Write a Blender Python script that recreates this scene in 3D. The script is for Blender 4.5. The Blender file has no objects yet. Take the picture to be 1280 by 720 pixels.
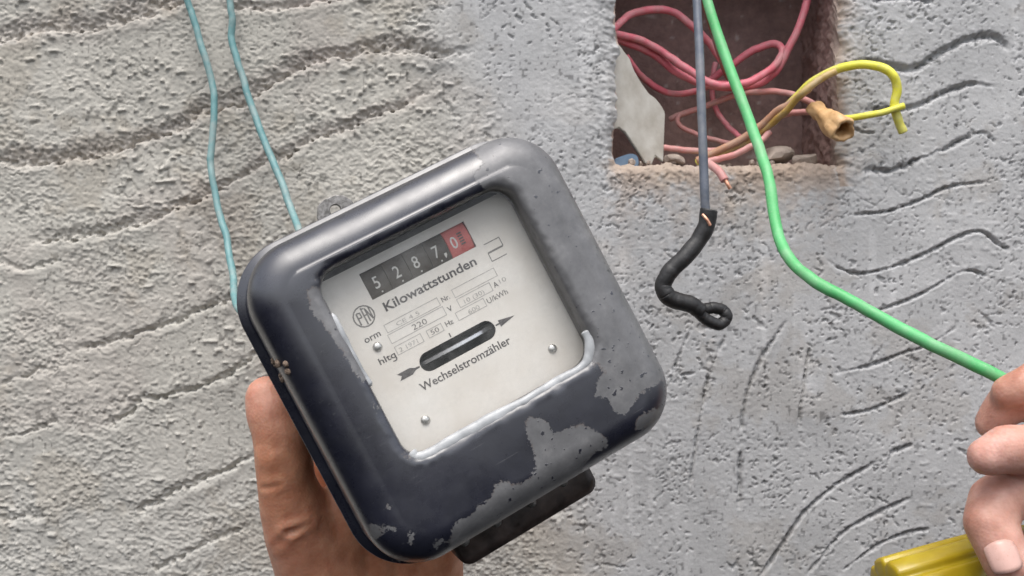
import bpy, bmesh, math, random
import numpy as np
from mathutils import Vector, Matrix, Quaternion

# ---------------------------------------------------------------- camera, sky, sun, exposure
S = bpy.context.scene
COL = S.collection
F = 1300.0            # focal length in pixels of the 1280 wide frame
EYE = 1.4             # camera height (m)
WALL = 460.0 * F / 1100.0          # camera to wall (mm)
cam = bpy.data.cameras.new('camera')
cam.sensor_width = 36.0
cam.lens = 36.0 * F / 1280.0
cam.clip_start = 0.01
cam.clip_end = 100.0
cam.dof.use_dof = True
cam.dof.focus_distance = 0.40
cam.dof.aperture_fstop = 32.0
camo = bpy.data.objects.new('camera', cam)
camo.location = (0, 0, EYE)
camo.rotation_euler = (math.radians(90), 0, 0)
COL.objects.link(camo)
S.camera = camo

SUN_EL, SUN_AZ = math.radians(68), math.radians(-6)   # azimuth from straight behind the camera towards the right
W = bpy.data.worlds.new('World')
S.world = W
W.use_nodes = True
nt = W.node_tree
bg = nt.nodes['Background']
sky = nt.nodes.new('ShaderNodeTexSky')
sky.sky_type = 'NISHITA'
sky.sun_disc = False
sky.sun_elevation = SUN_EL
sky.sun_rotation = math.pi - SUN_AZ
sky.air_density = 1.0
sky.dust_density = 4.0
sky.ozone_density = 1.0
hs = nt.nodes.new('ShaderNodeHueSaturation')
hs.inputs['Saturation'].default_value = 0.36
nt.links.new(sky.outputs[0], hs.inputs['Color'])
nt.links.new(hs.outputs[0], bg.inputs['Color'])
bg.inputs['Strength'].default_value = 0.15

sun = bpy.data.lights.new('sun', 'SUN')
sun.energy = 1.15
sun.angle = math.radians(55)
sun.color = (1.0, 0.96, 0.9)
suno = bpy.data.objects.new('sun', sun)
sd = Vector((math.sin(SUN_AZ) * math.cos(SUN_EL), -math.cos(SUN_AZ) * math.cos(SUN_EL), math.sin(SUN_EL)))
suno.rotation_euler = sd.to_track_quat('Z', 'Y').to_euler()
suno.location = (0.5, -1, 3)
COL.objects.link(suno)

S.view_settings.view_transform = 'Standard'
S.view_settings.look = 'None'
S.view_settings.exposure = 0.88
S.view_settings.gamma = 1.0
S.render.filter_size = 1.7

# ---------------------------------------------------------------- helpers
def lin(r, g, b):
    def c(v):
        v /= 255.0
        return v / 12.92 if v <= 0.04045 else ((v + 0.055) / 1.055) ** 2.4
    return (c(r), c(g), c(b), 1.0)

def PX(px, py, depth):
    """a picture point at a distance (mm) -> world (m)"""
    depth = depth * F / 1100.0           # depths below were read off for an 1100 pixel lens
    return Vector(((px - 640) / F * depth / 1000, depth / 1000, EYE - (py - 360) / F * depth / 1000))

POSE = [-0.032, 0.253, 0.483, -13.010, -17.668, -335.086]
def _rot(r):
    th = np.linalg.norm(r); k = np.array(r) / th
    K = np.array([[0, -k[2], k[1]], [k[2], 0, -k[0]], [-k[1], k[0], 0]])
    return np.eye(3) + np.sin(th) * K + (1 - np.cos(th)) * K @ K
RM = _rot(POSE[:3]); TM = np.array(POSE[3:6])
def local_to_cam(P):
    return np.asarray(P, float) @ RM.T + TM
def project(P):
    C = local_to_cam(P); d = -C[:, 2]
    return np.stack([640 + F * C[:, 0] / d, 360 - F * C[:, 1] / d], 1)
ORG = np.array([0, 0, -76.0])        # meter origin: middle of its back
A = np.array([[1, 0, 0], [0, 0, -1], [0, 1, 0]], float)   # camera axes -> world axes
MM = Matrix((A @ RM).tolist()).to_4x4()
_o = A @ local_to_cam(ORG[None])[0] / 1000
MM.translation = Vector((_o[0], _o[1], _o[2] + EYE))
def ML(x, y, z):
    """meter coordinates (mm) -> world (m)"""
    return MM @ Vector(((x - ORG[0]) / 1000, (y - ORG[1]) / 1000, (z - ORG[2]) / 1000))

def mesh_np(name, V, faces_quads=None, faces=None, mats=(), smooth=True):
    me = bpy.data.meshes.new(name)
    V = np.asarray(V, np.float32)
    if faces_quads is not None:
        Q = np.asarray(faces_quads, np.int32)
        me.vertices.add(len(V)); me.vertices.foreach_set('co', V.ravel())
        me.loops.add(Q.size); me.loops.foreach_set('vertex_index', Q.ravel())
        me.polygons.add(len(Q)); me.polygons.foreach_set('loop_start', np.arange(0, Q.size, 4, dtype=np.int32))
        me.update(calc_edges=True); me.validate()
    else:
        me.from_pydata([tuple(map(float, v)) for v in V], [], faces); me.update()
    for m in mats: me.materials.append(m)
    if smooth:
        me.polygons.foreach_set('use_smooth', np.ones(len(me.polygons), bool))
    return me

def obj(name, me, parent=None, label=None, cat=None, group=None, kind=None):
    o = bpy.data.objects.new(name, me)
    COL.objects.link(o)
    if parent: o.parent = parent
    if label: o['label'] = label
    if cat: o['category'] = cat
    if group: o['group'] = group
    if kind: o['kind'] = kind
    return o

def bm_mesh(name, bm, mats=(), smooth=False):
    bmesh.ops.recalc_face_normals(bm, faces=bm.faces)
    me = bpy.data.meshes.new(name); bm.to_mesh(me); bm.free()
    for m in mats: me.materials.append(m)
    if smooth: me.polygons.foreach_set('use_smooth', np.ones(len(me.polygons), bool))
    return me

def set_color(me, name, C):
    a = me.color_attributes.new(name, 'FLOAT_COLOR', 'POINT')
    C = np.asarray(C, np.float32)
    if C.shape[1] == 3: C = np.concatenate([C, np.ones((len(C), 1), np.float32)], 1)
    a.data.foreach_set('color', C.ravel())

def set_float(me, name, v):
    a = me.attributes.new(name, 'FLOAT', 'POINT')
    a.data.foreach_set('value', np.asarray(v, np.float32))

# lattice noise -----------------------------------------------------------
def vnoise(x, y, cell, seed, cy=None):
    cy = cy or cell
    r = np.random.RandomState(seed); n = 256
    G = r.rand(n, n).astype(np.float32)
    u = x / cell + 1000.37; v = y / cy + 1000.71
    i = np.floor(u).astype(np.int32); j = np.floor(v).astype(np.int32)
    fu = (u - i).astype(np.float32); fv = (v - j).astype(np.float32)
    fu = fu * fu * fu * (fu * (fu * 6 - 15) + 10); fv = fv * fv * fv * (fv * (fv * 6 - 15) + 10)
    i0 = i % n; i1 = (i + 1) % n; j0 = j % n; j1 = (j + 1) % n
    return (G[i0, j0] * (1 - fu) + G[i1, j0] * fu) * (1 - fv) + (G[i0, j1] * (1 - fu) + G[i1, j1] * fu) * fv
def fbm(x, y, cell, seed, octv=3, cy=None, gain=0.55):
    cy = cy or cell
    a = 1.0; s = 0; t = 0
    for k in range(octv):
        ang = 0.6 * k
        xr = x * math.cos(ang) - y * math.sin(ang) if cy == cell else x
        yr = x * math.sin(ang) + y * math.cos(ang) if cy == cell else y
        s = s + a * vnoise(xr, yr, cell / 2 ** k, seed + k, cy / 2 ** k); t += a; a *= gain
    return s / t
def sstep(a, b, x):
    t = np.clip((x - a) / (b - a), 0, 1); return t * t * (3 - 2 * t)

def catmull(P, n=10):
    P = [np.array(p, float) for p in P]
    P = [2 * P[0] - P[1]] + P + [2 * P[-1] - P[-2]]
    out = []
    for i in range(1, len(P) - 2):
        p0, p1, p2, p3 = P[i - 1:i + 3]
        for k in range(n):
            t = k / n
            out.append(0.5 * (2 * p1 + (p2 - p0) * t + (2 * p0 - 5 * p1 + 4 * p2 - p3) * t * t + (3 * p1 - p0 - 3 * p2 + p3) * t ** 3))
    out.append(P[-2])
    return np.array(out)

def tube_geo(path, rad, seg=12, cap=True):
    """path (n,3) and radius (scalar or n) -> verts, faces"""
    path = np.asarray(path, float); n = len(path)
    rad = np.broadcast_to(np.asarray(rad, float), (n,))
    T = np.gradient(path, axis=0); T /= np.linalg.norm(T, axis=1)[:, None] + 1e-12
    up = np.array([0.31, 0.9, 0.22]); u = np.cross(T[0], up); u /= np.linalg.norm(u)
    V = []; ang = np.arange(seg) * 2 * math.pi / seg
    for i in range(n):
        u = u - T[i] * (u @ T[i]); u /= np.linalg.norm(u); w = np.cross(T[i], u)
        V.append(path[i] + rad[i] * (np.cos(ang)[:, None] * u + np.sin(ang)[:, None] * w))
    V = np.concatenate(V); Fc = []
    for i in range(n - 1):
        for k in range(seg):
            a = i * seg + k; b = i * seg + (k + 1) % seg
            Fc.append((a, b, b + seg, a + seg))
    if cap:
        Fc.append(tuple(range(seg - 1, -1, -1))); Fc.append(tuple(range((n - 1) * seg, n * seg)))
    return V, Fc

def joined(parts):
    V = []; Fc = []; o = 0
    for v, f in parts:
        V.append(v); Fc += [tuple(i + o for i in q) for q in f]; o += len(v)
    return np.concatenate(V), Fc

# ---------------------------------------------------------------- materials
def new_mat(name):
    m = bpy.data.materials.new(name); m.use_nodes = True
    b = m.node_tree.nodes['Principled BSDF']
    return m, m.node_tree, b
def N(t, typ, **kw):
    n = t.nodes.new(typ)
    for k, v in kw.items():
        if k in n.inputs: n.inputs[k].default_value = v
        else: setattr(n, k, v)
    return n
def noise(t, scale, detail=4, rough=0.55, dist=0.0):
    tc = t.nodes.get('TC') or N(t, 'ShaderNodeTexCoord'); tc.name = 'TC'
    n = N(t, 'ShaderNodeTexNoise'); n.inputs['Scale'].default_value = scale
    n.inputs['Detail'].default_value = detail; n.inputs['Roughness'].default_value = rough
    n.inputs['Distortion'].default_value = dist
    t.links.new(tc.outputs['Object'], n.inputs['Vector'])
    return n
def ramp(t, src, stops):
    r = N(t, 'ShaderNodeValToRGB')
    e = r.color_ramp.elements
    while len(e) < len(stops): e.new(0.5)
    for k, (p, c) in enumerate(stops):
        e[k].position = p; e[k].color = c if len(c) == 4 else (*c, 1)
    t.links.new(src, r.inputs['Fac'])
    return r
def bump(t, b, src, strength, dist):
    n = N(t, 'ShaderNodeBump'); n.inputs['Strength'].default_value = strength; n.inputs['Distance'].default_value = dist
    t.links.new(src, n.inputs['Height']); t.links.new(n.outputs[0], b.inputs['Normal'])
    return n
def simple(name, c1, c2, scale, rough=(0.4, 0.6), metal=0.0, bumpk=(0.2, 0.0003), spec=0.5, coat=0.0, bscale=None, detail=4):
    m, t, b = new_mat(name)
    n = noise(t, scale, detail)
    r = ramp(t, n.outputs['Fac'], [(0.3, c1), (0.72, c2)])
    t.links.new(r.outputs[0], b.inputs['Base Color'])
    n2 = noise(t, bscale or scale * 3, 3)
    rr = ramp(t, n2.outputs['Fac'], [(0.3, (rough[0],) * 3), (0.7, (rough[1],) * 3)])
    t.links.new(rr.outputs[0], b.inputs['Roughness'])
    b.inputs['Metallic'].default_value = metal
    b.inputs['Specular IOR Level'].default_value = spec
    b.inputs['Coat Weight'].default_value = coat
    if bumpk[0]: bump(t, b, n2.outputs['Fac'], *bumpk)
    return m

def attr_mat(name, attr, rough, scale, amp, bumpk, spec=0.3):
    """base colour from a painted pigment attribute, broken up by noise"""
    m, t, b = new_mat(name)
    a = N(t, 'ShaderNodeAttribute'); a.attribute_name = attr
    n = noise(t, scale, 6, 0.65)
    r = ramp(t, n.outputs['Fac'], [(0.25, (1 - amp,) * 3), (0.75, (1 + amp,) * 3)])
    mx = N(t, 'ShaderNodeMix'); mx.data_type = 'RGBA'; mx.blend_type = 'MULTIPLY'; mx.inputs['Factor'].default_value = 1.0
    t.links.new(a.outputs['Color'], mx.inputs['A']); t.links.new(r.outputs[0], mx.inputs['B'])
    t.links.new(mx.outputs['Result'], b.inputs['Base Color'])
    b.inputs['Roughness'].default_value = rough
    b.inputs['Specular IOR Level'].default_value = spec
    if bumpk: bump(t, b, n.outputs['Fac'], *bumpk)
    return m, t, b

M_wall, _t, _b = attr_mat('cement_render', 'tint', 0.92, 900, 0.10, (0.5, 0.0004), 0.25)
M_niche, _t, _b = attr_mat('niche_mortar', 'tint', 0.9, 260, 0.22, (0.7, 0.0012), 0.25)

# ---------------------------------------------------------------- the wall: cement render, heightfield with scored waves
def WX(px): return (px - 640) / F * WALL
def WZ(py): return -(py - 360) / F * WALL
NX0, NX1, NZ0, NZ1 = WX(769), WX(1051), WZ(204), WZ(-110)      # niche opening (mm)
ND = 73.0                                                        # niche depth (mm)
def axis(lo, hi, lod, hid, fine, coarse, snaps):
    a = np.concatenate([np.arange(lo, lod, coarse), np.arange(lod, hid, fine), np.arange(hid, hi + coarse, coarse)])
    for s in snaps:
        a[np.argmin(np.abs(a - s))] = s
    return a
ax = axis(-620, 620, -285, 285, 0.6, 2.0, (NX0, NX1))
az = axis(-420, 420, -168, 168, 0.6, 2.0, (NZ0, NZ1))
X, Z = np.meshgrid(ax, az, indexing='ij')
X = X.ravel().astype(np.float32); Z = Z.ravel().astype(np.float32)

left = 1 - sstep(-35, 30, X + 0.25 * Z + 22 * (fbm(X, Z, 60, 5) - 0.5))      # 1 on the rough beige side
# rough patches: stronger crumbs on the left, some in the middle, polished at the right
crumbly = np.clip(left * (0.20 + 0.80 * sstep(0.44, 0.60, fbm(X, Z, 48, 11, 4))) + 0.03 + 0.14 * sstep(0.55, 0.7, fbm(X, Z, 40, 17, 3)), 0, 1.3)
h = 2.6 * (fbm(X, Z, 120, 1, 2) - 0.5) + 1.2 * (fbm(X, Z, 34, 2, 2) - 0.5)

GROOVES_LEFT = [  # (picture polyline, width mm, depth mm)
    ([(-40, 62), (10, 50), (60, 38), (110, 40), (150, 28), (220, 6), (260, -12)], 11, 2.0),
    ([(-60, 210), (7, 203), (60, 206), (120, 196), (170, 181), (215, 166), (260, 140), (300, 131), (350, 97), (400, 77), (470, 67), (560, 70), (600, 60)], 7.5, 2.4),
    ([(20, 306), (80, 301), (150, 286), (200, 270), (265, 241), (330, 206), (380, 181), (440, 160), (500, 136), (556, 106)], 5.0, 2.0),
    ([(90, 438), (150, 426), (200, 409), (290, 373), (360, 345)], 3.2, 1.9),
    ([(125, 537), (160, 522), (175, 502), (192, 498), (240, 490), (290, 466), (330, 442), (380, 425)], 3.0, 2.0),
    ([(170, 642), (185, 635), (230, 612), (275, 590), (330, 566)], 3.0, 1.9),
    ([(190, 715), (215, 706), (262, 680), (315, 660)], 2.8, 1.6),
    ([(0, 482), (40, 466), (62, 458)], 2.5, 1.2), ([(0, 550), (50, 536), (72, 524)], 2.5, 1.2),
    ([(270, 8), (340, 11), (400, 2), (470, -15)], 4.0, 1.5),
    ([(500, 62), (540, 66), (566, 72)], 4, 1.4), ([(395, 560), (470, 530), (560, 500)], 3, 1.6),
    ([(-80, 640), (10, 650), (60, 642)], 3, 0.8), ([(-60, 300), (30, 335), (80, 325)], 3, 0.9),
]
GROOVES_RIGHT = [
    ([(1065, 78), (1100, 80), (1140, 86), (1175, 66), (1210, 49), (1245, 46), (1264, 66)], 3.6, 1.7),
    ([(1082, 138), (1140, 134), (1180, 116), (1215, 105), (1248, 109)], 2.6, 1.5),
    ([(1072, 216), (1120, 212), (1160, 195), (1200, 176), (1228, 166), (1246, 181)], 2.4, 1.6),
    ([(1062, 269), (1110, 264), (1150, 250), (1190, 232), (1236, 228)], 1.8, 1.5),
    ([(1028, 322), (1060, 341), (1100, 338), (1150, 320), (1200, 295), (1227, 290), (1248, 306), (1262, 312)], 1.5, 1.5),
    ([(1095, 388), (1110, 384), (1150, 368), (1190, 345), (1212, 338), (1236, 348)], 1.4, 1.3),
    ([(1040, 467), (1090, 456), (1130, 441), (1160, 431), (1198, 407)], 1.6, 1.5),
    ([(1045, 519), (1090, 512), (1140, 490)], 1.4, 1.3),
    ([(950, 722), (985, 670), (1010, 636), (1050, 605), (1102, 574)], 1.6, 1.5), ([(1112, 567), (1142, 555)], 1.5, 1.2),
    ([(1006, 722), (1050, 670), (1090, 645), (1142, 621)], 1.6, 1.4),
    ([(1050, 715), (1100, 680), (1140, 665), (1164, 661)], 1.4, 1.3),
    ([(985, 398), (952, 448), (932, 500), (926, 560), (924, 650)], 1.8, 1.0), ([(908, 418), (886, 470), (872, 540), (860, 625)], 1.6, 0.8),
    ([(868, 400), (846, 452), (836, 480)], 1.6, 0.8), ([(1012, 430), (1000, 520), (1004, 560)], 1.4, 0.7),
    ([(832, 472), (870, 466)], 1.4, 0.8), ([(1055, 150), (1075, 165), (1095, 168)], 1.5, 0.9), ([(1086, 540), (1087, 558)], 1.3, 0.9),
    ([(1085, 0), (1130, -4), (1170, 3)], 3, 1.2), ([(1270, 120), (1330, 100), (1420, 130)], 2, 1.3), ([(1270, 480), (1330, 450), (1400, 470)], 2, 1.3),
]
calm = np.zeros_like(X)      # trowelled smooth just below a stroke
band = np.zeros_like(X)       # where mortar crumbled along a stroke (also tinted by the brownish coarse mortar)
pitn = vnoise(X, Z, 2.2, 61, 1.5); pitm = vnoise(X, Z, 1.3, 62); wob = vnoise(X, Z, 9, 63); brk = fbm(X, Z, 14, 64, 2)
for side, lst in ((0, GROOVES_LEFT), (1, GROOVES_RIGHT)):
    for poly, w, dep in lst:
        P = catmull([(WX(a), WZ(b), 0) for a, b in poly], 6)[:, :2]
        lo = P.min(0) - 14; hi = P.max(0) + 14
        idx = np.where((X > lo[0]) & (X < hi[0]) & (Z > lo[1]) & (Z < hi[1]))[0]
        x, z = X[idx], Z[idx]
        best = np.full(len(idx), 1e9, np.float32); sgn = np.zeros(len(idx), np.float32); tt = np.zeros(len(idx), np.float32)
        for k in range(len(P) - 1):
            a, b = P[k], P[k + 1]; e = b - a; L2 = e @ e
            t = np.clip(((x - a[0]) * e[0] + (z - a[1]) * e[1]) / L2, 0, 1)
            dx = x - a[0] - t * e[0]; dz = z - a[1] - t * e[1]
            d = np.sqrt(dx * dx + dz * dz); m = d < best
            best[m] = d[m]; tt[m] = (k + t[m]) / (len(P) - 1)
            c = e[0] * dz - e[1] * dx
            if e[0] < 0: c = -c
            sgn[m] = np.sign(c[m])
        fade = sstep(0, 0.1, tt) * (1 - sstep(0.88, 1.0, tt))
        jit = (pitn[idx] - 0.5) * 1.8 + (wob[idx] - 0.5) * 2.6
        if side == 0:
            d = best * sgn + jit * 1.2                       # + above the stroke line
            ww = w * (0.55 + 0.9 * brk[idx])
            ch = np.where(d > 0, np.clip(1 - d / ww, 0, 1) ** 0.8, np.clip(1 + d / 0.7, 0, 1))
            crumb = (0.45 + 1.1 * pitn[idx]) * (0.7 + 0.6 * pitm[idx])
            lip = np.exp(-np.abs(d + 3.2) / 4.5) * (d < 0)
            h[idx] += fade * (-dep * 1.3 * ch * crumb + 0.8 * lip * (0.6 + 0.8 * wob[idx]))
            calm[idx] = np.maximum(calm[idx], fade * (d < 0) * np.exp(d / 9.0))
            band[idx] = np.maximum(band[idx], fade * np.clip(1.2 - np.abs(d - ww * 0.4) / ww, 0, 1))
        else:
            d = best + np.abs(jit) * 0.28 * w / 2 + (pitm[idx] - 0.5) * 0.9 + (pitn[idx] - 0.5) * 0.8
            w = w * (0.35 + 0.75 * brk[idx])
            on = sstep(0.28, 0.46, brk[idx] + 0.25 * (pitn[idx] - 0.3))
            ch = np.clip(1 - d / (w * 0.8), 0, 1) ** 0.7
            crumb = sstep(0.46, 0.7, pitn[idx]) * np.clip(1 - best / (w * 1.5), 0, 1)
            lip = np.exp(-np.abs(best - w * 1.15) / 0.9)
            h[idx] += fade * (-dep * 1.9 * ch * (0.25 + 1.0 * on) - 1.9 * crumb * on + 0.5 * lip * sstep(0.4, 0.7, pitn[idx]))
            band[idx] = np.maximum(band[idx], 0.5 * fade * np.clip(1 - best / w, 0, 1))

cw1 = fbm(X, Z, 60, 141, 5, gain=0.6)
crk = np.clip(1 - np.abs(cw1 - 0.5) / 0.004, 0, 1) * sstep(0.55, 0.65, fbm(X, Z, 80, 145, 2))
h -= 0.9 * crk
cr = np.clip(crumbly * (1 - 0.8 * calm) + 0.75 * band, 0, 1.4)
fg = vnoise(X, Z, 1.15, 27, 0.95)
r1 = fbm(X, Z + 0.35 * X, 5.5, 21, 3, 2.6); r2 = vnoise(X, Z, 2.4, 25, 1.5); r3 = vnoise(X + 0.3 * Z, Z, 1.5, 26, 1.1)
h += 0.64 * cr * (0.8 * (r1 - 0.5) + 0.75 * (r2 - 0.5) + 0.95 * (r3 - 0.5) + 0.8 * (fg - 0.5) - 0.8 * sstep(0.66, 0.86, r2 * 0.6 + r1 * 0.5))
flakes = sstep(0.5, 0.58, fbm(X, Z, 9, 31, 3, 5))             # plate-like flakes with sharp lower edges on the left
h += 0.42 * (1 - calm) * flakes * np.clip(left, 0, 1) * sstep(0.4, 0.55, fbm(X, Z, 45, 33, 2))
pm = fbm(X, Z, 22, 42, 4, gain=0.7)
xr, zr = X * 0.83 - Z * 0.56 + 2 * r1, X * 0.56 + Z * 0.83 + 2 * r2
pits = sstep(0.80, 0.88, vnoise(xr, zr, 2.3, 41, 1.5) * 0.66 + 0.45 * pm) + 0.8 * sstep(0.83, 0.9, vnoise(zr, xr, 1.3, 43, 1.1) * 0.66 + 0.45 * fbm(X, Z, 18, 44, 3))
h -= pits * (1.1 - 0.5 * left)
clod = sstep(0.84, 0.95, vnoise(X, Z, 2.8, 45, 2.2) * 0.8 + 0.3 * fbm(X, Z, 45, 46, 2)); h += 0.9 * clod * (0.3 + left)
h += (0.10 + 0.10 * left) * (r3 - 0.5) + 0.10 * (fbm(X, Z, 3.0, 51, 2) - 0.5)

# rounding of the arris of the niche
dxo = np.maximum(np.maximum(NX0 - X, X - NX1), 0); dzo = np.maximum(np.maximum(NZ0 - Z, Z - NZ1), 0)
dN = np.sqrt(dxo ** 2 + dzo ** 2)
rr = 2.5 + 9.0 * fbm(X, Z, 22, 71, 2)
edge = np.clip(1 - dN / rr, 0, 1)
h = h * (1 - edge) + edge * (-3.4 * edge ** 1.3 - 3.0 * edge * (fbm(X, Z, 5, 73, 2) - 0.3)) + 0.0
near = np.exp(-dN / 14)
h += near * (0.8 * (r2 - 0.5) + 1.3 * (r1 - 0.5) + 0.6 * (r3 - 0.5))
# wobble the opening's outline in the plane
wx = 11.0 * (fbm(Z, Z * 0 + 3, 22, 81, 5, gain=0.7) - 0.5); wz = 8.5 * (fbm(X, X * 0 + 7, 18, 83, 5, gain=0.7) - 0.5)
wx2 = 9.0 * (fbm(Z, Z * 0 + 9, 16, 85, 5, gain=0.72) - 0.5)
fx0 = np.exp(-np.abs(X - NX0) / 8); fx1 = np.exp(-np.abs(X - NX1) / 8); fz0 = np.exp(-np.abs(Z - NZ0) / 8)
Xw = X + wx * fx0 + wx2 * fx1; Zw = Z + wz * fz0

# pigment
beige = np.array([0.415, 0.398, 0.36]); grey = np.array([0.385, 0.385, 0.388]); brown = np.array([0.33, 0.26, 0.21]); pink = np.array([0.385, 0.345, 0.315])
L1 = left[:, None]
tint = grey * (1 - L1) + beige * L1
low = sstep(-20, -150, Z)[:, None] * 0.5
tint = tint * (1 - low * L1) + np.array([0.385, 0.378, 0.36]) * low * L1
pk = (np.clip(band * 0.55, 0, 0.6) * left * sstep(0, 90, Z) + 0.35 * left * sstep(0.58, 0.72, fbm(X, Z, 70, 91, 3)))[:, None]
tint = tint * (1 - pk) + pink * pk
# dirt washed out of the niche under its sill and down its edges
under = np.exp(-np.clip(NZ0 - Z, 0, 999) / 19) * sstep(NX0 - 14, NX0 + 6, X) * (1 - sstep(NX1 - 6, NX1 + 4, X)) * (Z < NZ0 + 2)
jam = np.exp(-np.clip(X - NX1, 0, 99) / 6) * (X > NX1 - 1) * (Z > NZ0 - 12) * 0.7
dirt = np.clip((under * 1.25 + jam * 1.4) * sstep(0.34, 0.60, fbm(X, Z, 9, 93, 5, gain=0.7) * 0.75 + 0.3 * (under + jam)), 0, 0.92)[:, None]
tint = tint * (1 - dirt) + brown * dirt
wash = (0.30 * sstep(0.5, 0.68, fbm(X, Z, 30, 95, 3)) * np.exp(-np.abs(Z - NZ0 + 20) / 26) * sstep(-10, 30, X) * (1 - sstep(NX1 - 40, NX1, X)))[:, None]
tint = tint * (1 - wash) + np.array([0.50, 0.40, 0.29]) * wash
g = (fbm(X, Z, 28, 97, 5, gain=0.7) - 0.5)[:, None]
tint = tint * (1 + 0.30 * g)
st = sstep(0.55, 0.66, fbm(X, Z, 36, 105, 5, gain=0.65))[:, None]          # damp stains
tint = tint * (1 - 0.10 * st * np.array([0.8, 1.0, 1.25]))
spk = sstep(0.8, 0.88, vnoise(X, Z, 1.6, 99) * 0.8 + 0.25 * brk)[:, None]        # dark grains of sand
tint = tint * (1 - 0.45 * spk)
strk = (sstep(0.62, 0.8, fbm(X, Z, 5, 101, 2, 60)) * (1 - left) * sstep(0.5, 0.6, fbm(X, Z, 50, 103, 2)))[:, None]   # pale lime runs
tint = tint * (1 + 0.14 * strk)

V = np.stack([Xw / 1000, (WALL - h) / 1000, Zw / 1000 + EYE], 1)
nx, nz = len(ax), len(az)
I = np.arange(nx * nz).reshape(nx, nz)
Q = np.stack([I[:-1, :-1], I[1:, :-1], I[1:, 1:], I[:-1, 1:]], -1)
cxm = 0.5 * (ax[:-1] + ax[1:]); czm = 0.5 * (az[:-1] + az[1:])
keep = ~(((cxm > NX0) & (cxm < NX1))[:, None] & ((czm > NZ0) & (czm < NZ1))[None, :])
Qk = Q[keep]
# sides and back of the wall so that it has its real thickness
ring = np.concatenate([I[:, 0], I[-1, 1:], I[-2::-1, -1], I[0, -2:0:-1]])
back = V[ring].copy(); back[:, 1] = (WALL + 230) / 1000
b0 = len(V); nr = len(ring)
V2 = np.concatenate([V, back])
side = np.stack([ring, b0 + np.arange(nr), b0 + (np.arange(nr) + 1) % nr, np.roll(ring, -1)], 1)
Qa = np.concatenate([Qk, side])
wall_me = mesh_np('wall', V2, faces_quads=Qa, mats=[M_wall])
set_color(wall_me, 'tint', np.concatenate([tint, tint[ring]]))
wall = obj('wall', wall_me, label='grey cement rendered wall with scored wavy strokes and a square niche', cat='wall')

# niche: its inner faces follow the wobbly outline of the opening
def niche_grid(name, P0, P1, npts, depth_pts, colA, colB, seed):
    pass
ix0, ix1 = np.argmin(np.abs(ax - NX0)), np.argmin(np.abs(ax - NX1)); iz0, iz1 = np.argmin(np.abs(az - NZ0)), np.argmin(np.abs(az - NZ1))
Xg = Xw.reshape(nx, nz); Zg = Zw.reshape(nx, nz); Hg = h.reshape(nx, nz)
step = 2
def inner(name, fx, fz, fh, tA, tB):
    """a strip of wall from the arris back to the niche's rear face"""
    nd = 60; D = np.linspace(0, 1, nd)
    n = len(fx)
    U, T = np.meshgrid(np.arange(n), D, indexing='ij')
    yy = (WALL - fh)[:, None] * (1 - T) + (WALL + ND) * T
    k = np.clip(1 - T * 5, 0, 1) ** 1.5
    xx = fx[:, None] * k + tA[:, None] * (1 - k); zz = fz[:, None] * k + tB[:, None] * (1 - k)
    q = fbm((tA + tB)[:, None] + 0 * T, yy, 7, 111, 4, gain=0.65) - 0.5
    amp = np.minimum(T * 8, 1) * 4.0
    return U, T, xx, yy, zz, q * amp
parts = []
def strip(fx, fz, fh, nrm, base):
    tA = np.full(len(fx), np.median(fx)) if nrm[0] else np.linspace(NX0, NX1, len(fx))
    tB = np.full(len(fx), np.median(fz)) if nrm[1] else np.linspace(fz[0], fz[-1], len(fx))
    U, T, xx, yy, zz, q = inner('', fx, fz, fh, tA, tB)
    P = np.stack([(xx + nrm[0] * q) / 1000, yy / 1000, (zz + nrm[1] * q) / 1000 + EYE], -1)
    n, m = T.shape
    J = np.arange(n * m).reshape(n, m)
    f = np.stack([J[:-1, :-1], J[1:, :-1], J[1:, 1:], J[:-1, 1:]], -1).reshape(-1, 4)
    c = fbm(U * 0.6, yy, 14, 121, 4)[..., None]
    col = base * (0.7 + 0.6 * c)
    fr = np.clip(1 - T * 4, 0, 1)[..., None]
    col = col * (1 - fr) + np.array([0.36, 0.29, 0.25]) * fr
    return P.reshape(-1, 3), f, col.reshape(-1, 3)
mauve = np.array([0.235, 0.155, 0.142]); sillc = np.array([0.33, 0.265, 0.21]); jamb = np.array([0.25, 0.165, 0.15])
sl = slice(iz0, iz1 + 1, step)
def arr(a): return np.asarray(a, float)
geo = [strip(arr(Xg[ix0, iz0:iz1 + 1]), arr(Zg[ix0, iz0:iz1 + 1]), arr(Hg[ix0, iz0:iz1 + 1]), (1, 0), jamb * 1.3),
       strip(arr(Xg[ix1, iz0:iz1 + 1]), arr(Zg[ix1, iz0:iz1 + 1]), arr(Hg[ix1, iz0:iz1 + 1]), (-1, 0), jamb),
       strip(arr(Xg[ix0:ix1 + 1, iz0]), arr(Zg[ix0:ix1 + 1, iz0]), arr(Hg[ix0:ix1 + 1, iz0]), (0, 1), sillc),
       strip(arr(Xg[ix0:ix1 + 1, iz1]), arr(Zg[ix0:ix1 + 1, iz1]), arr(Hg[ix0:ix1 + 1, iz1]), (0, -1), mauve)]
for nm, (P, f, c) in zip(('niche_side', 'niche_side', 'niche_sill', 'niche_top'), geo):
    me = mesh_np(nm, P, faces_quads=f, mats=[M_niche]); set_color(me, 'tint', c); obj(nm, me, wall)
gx, gz = np.meshgrid(np.arange(NX0 - 6, NX1 + 6, 1.0), np.arange(NZ0 - 6, NZ1 + 6, 1.0), indexing='ij')
bx, bz = gx.ravel(), gz.ravel()
by = WALL + ND - 3.0 * (fbm(bx, bz, 40, 131, 3) - 0.5) - 1.4 * (fbm(bx, bz, 7, 133, 3) - 0.5)
J = np.arange(len(bx)).reshape(gx.shape)
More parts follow.
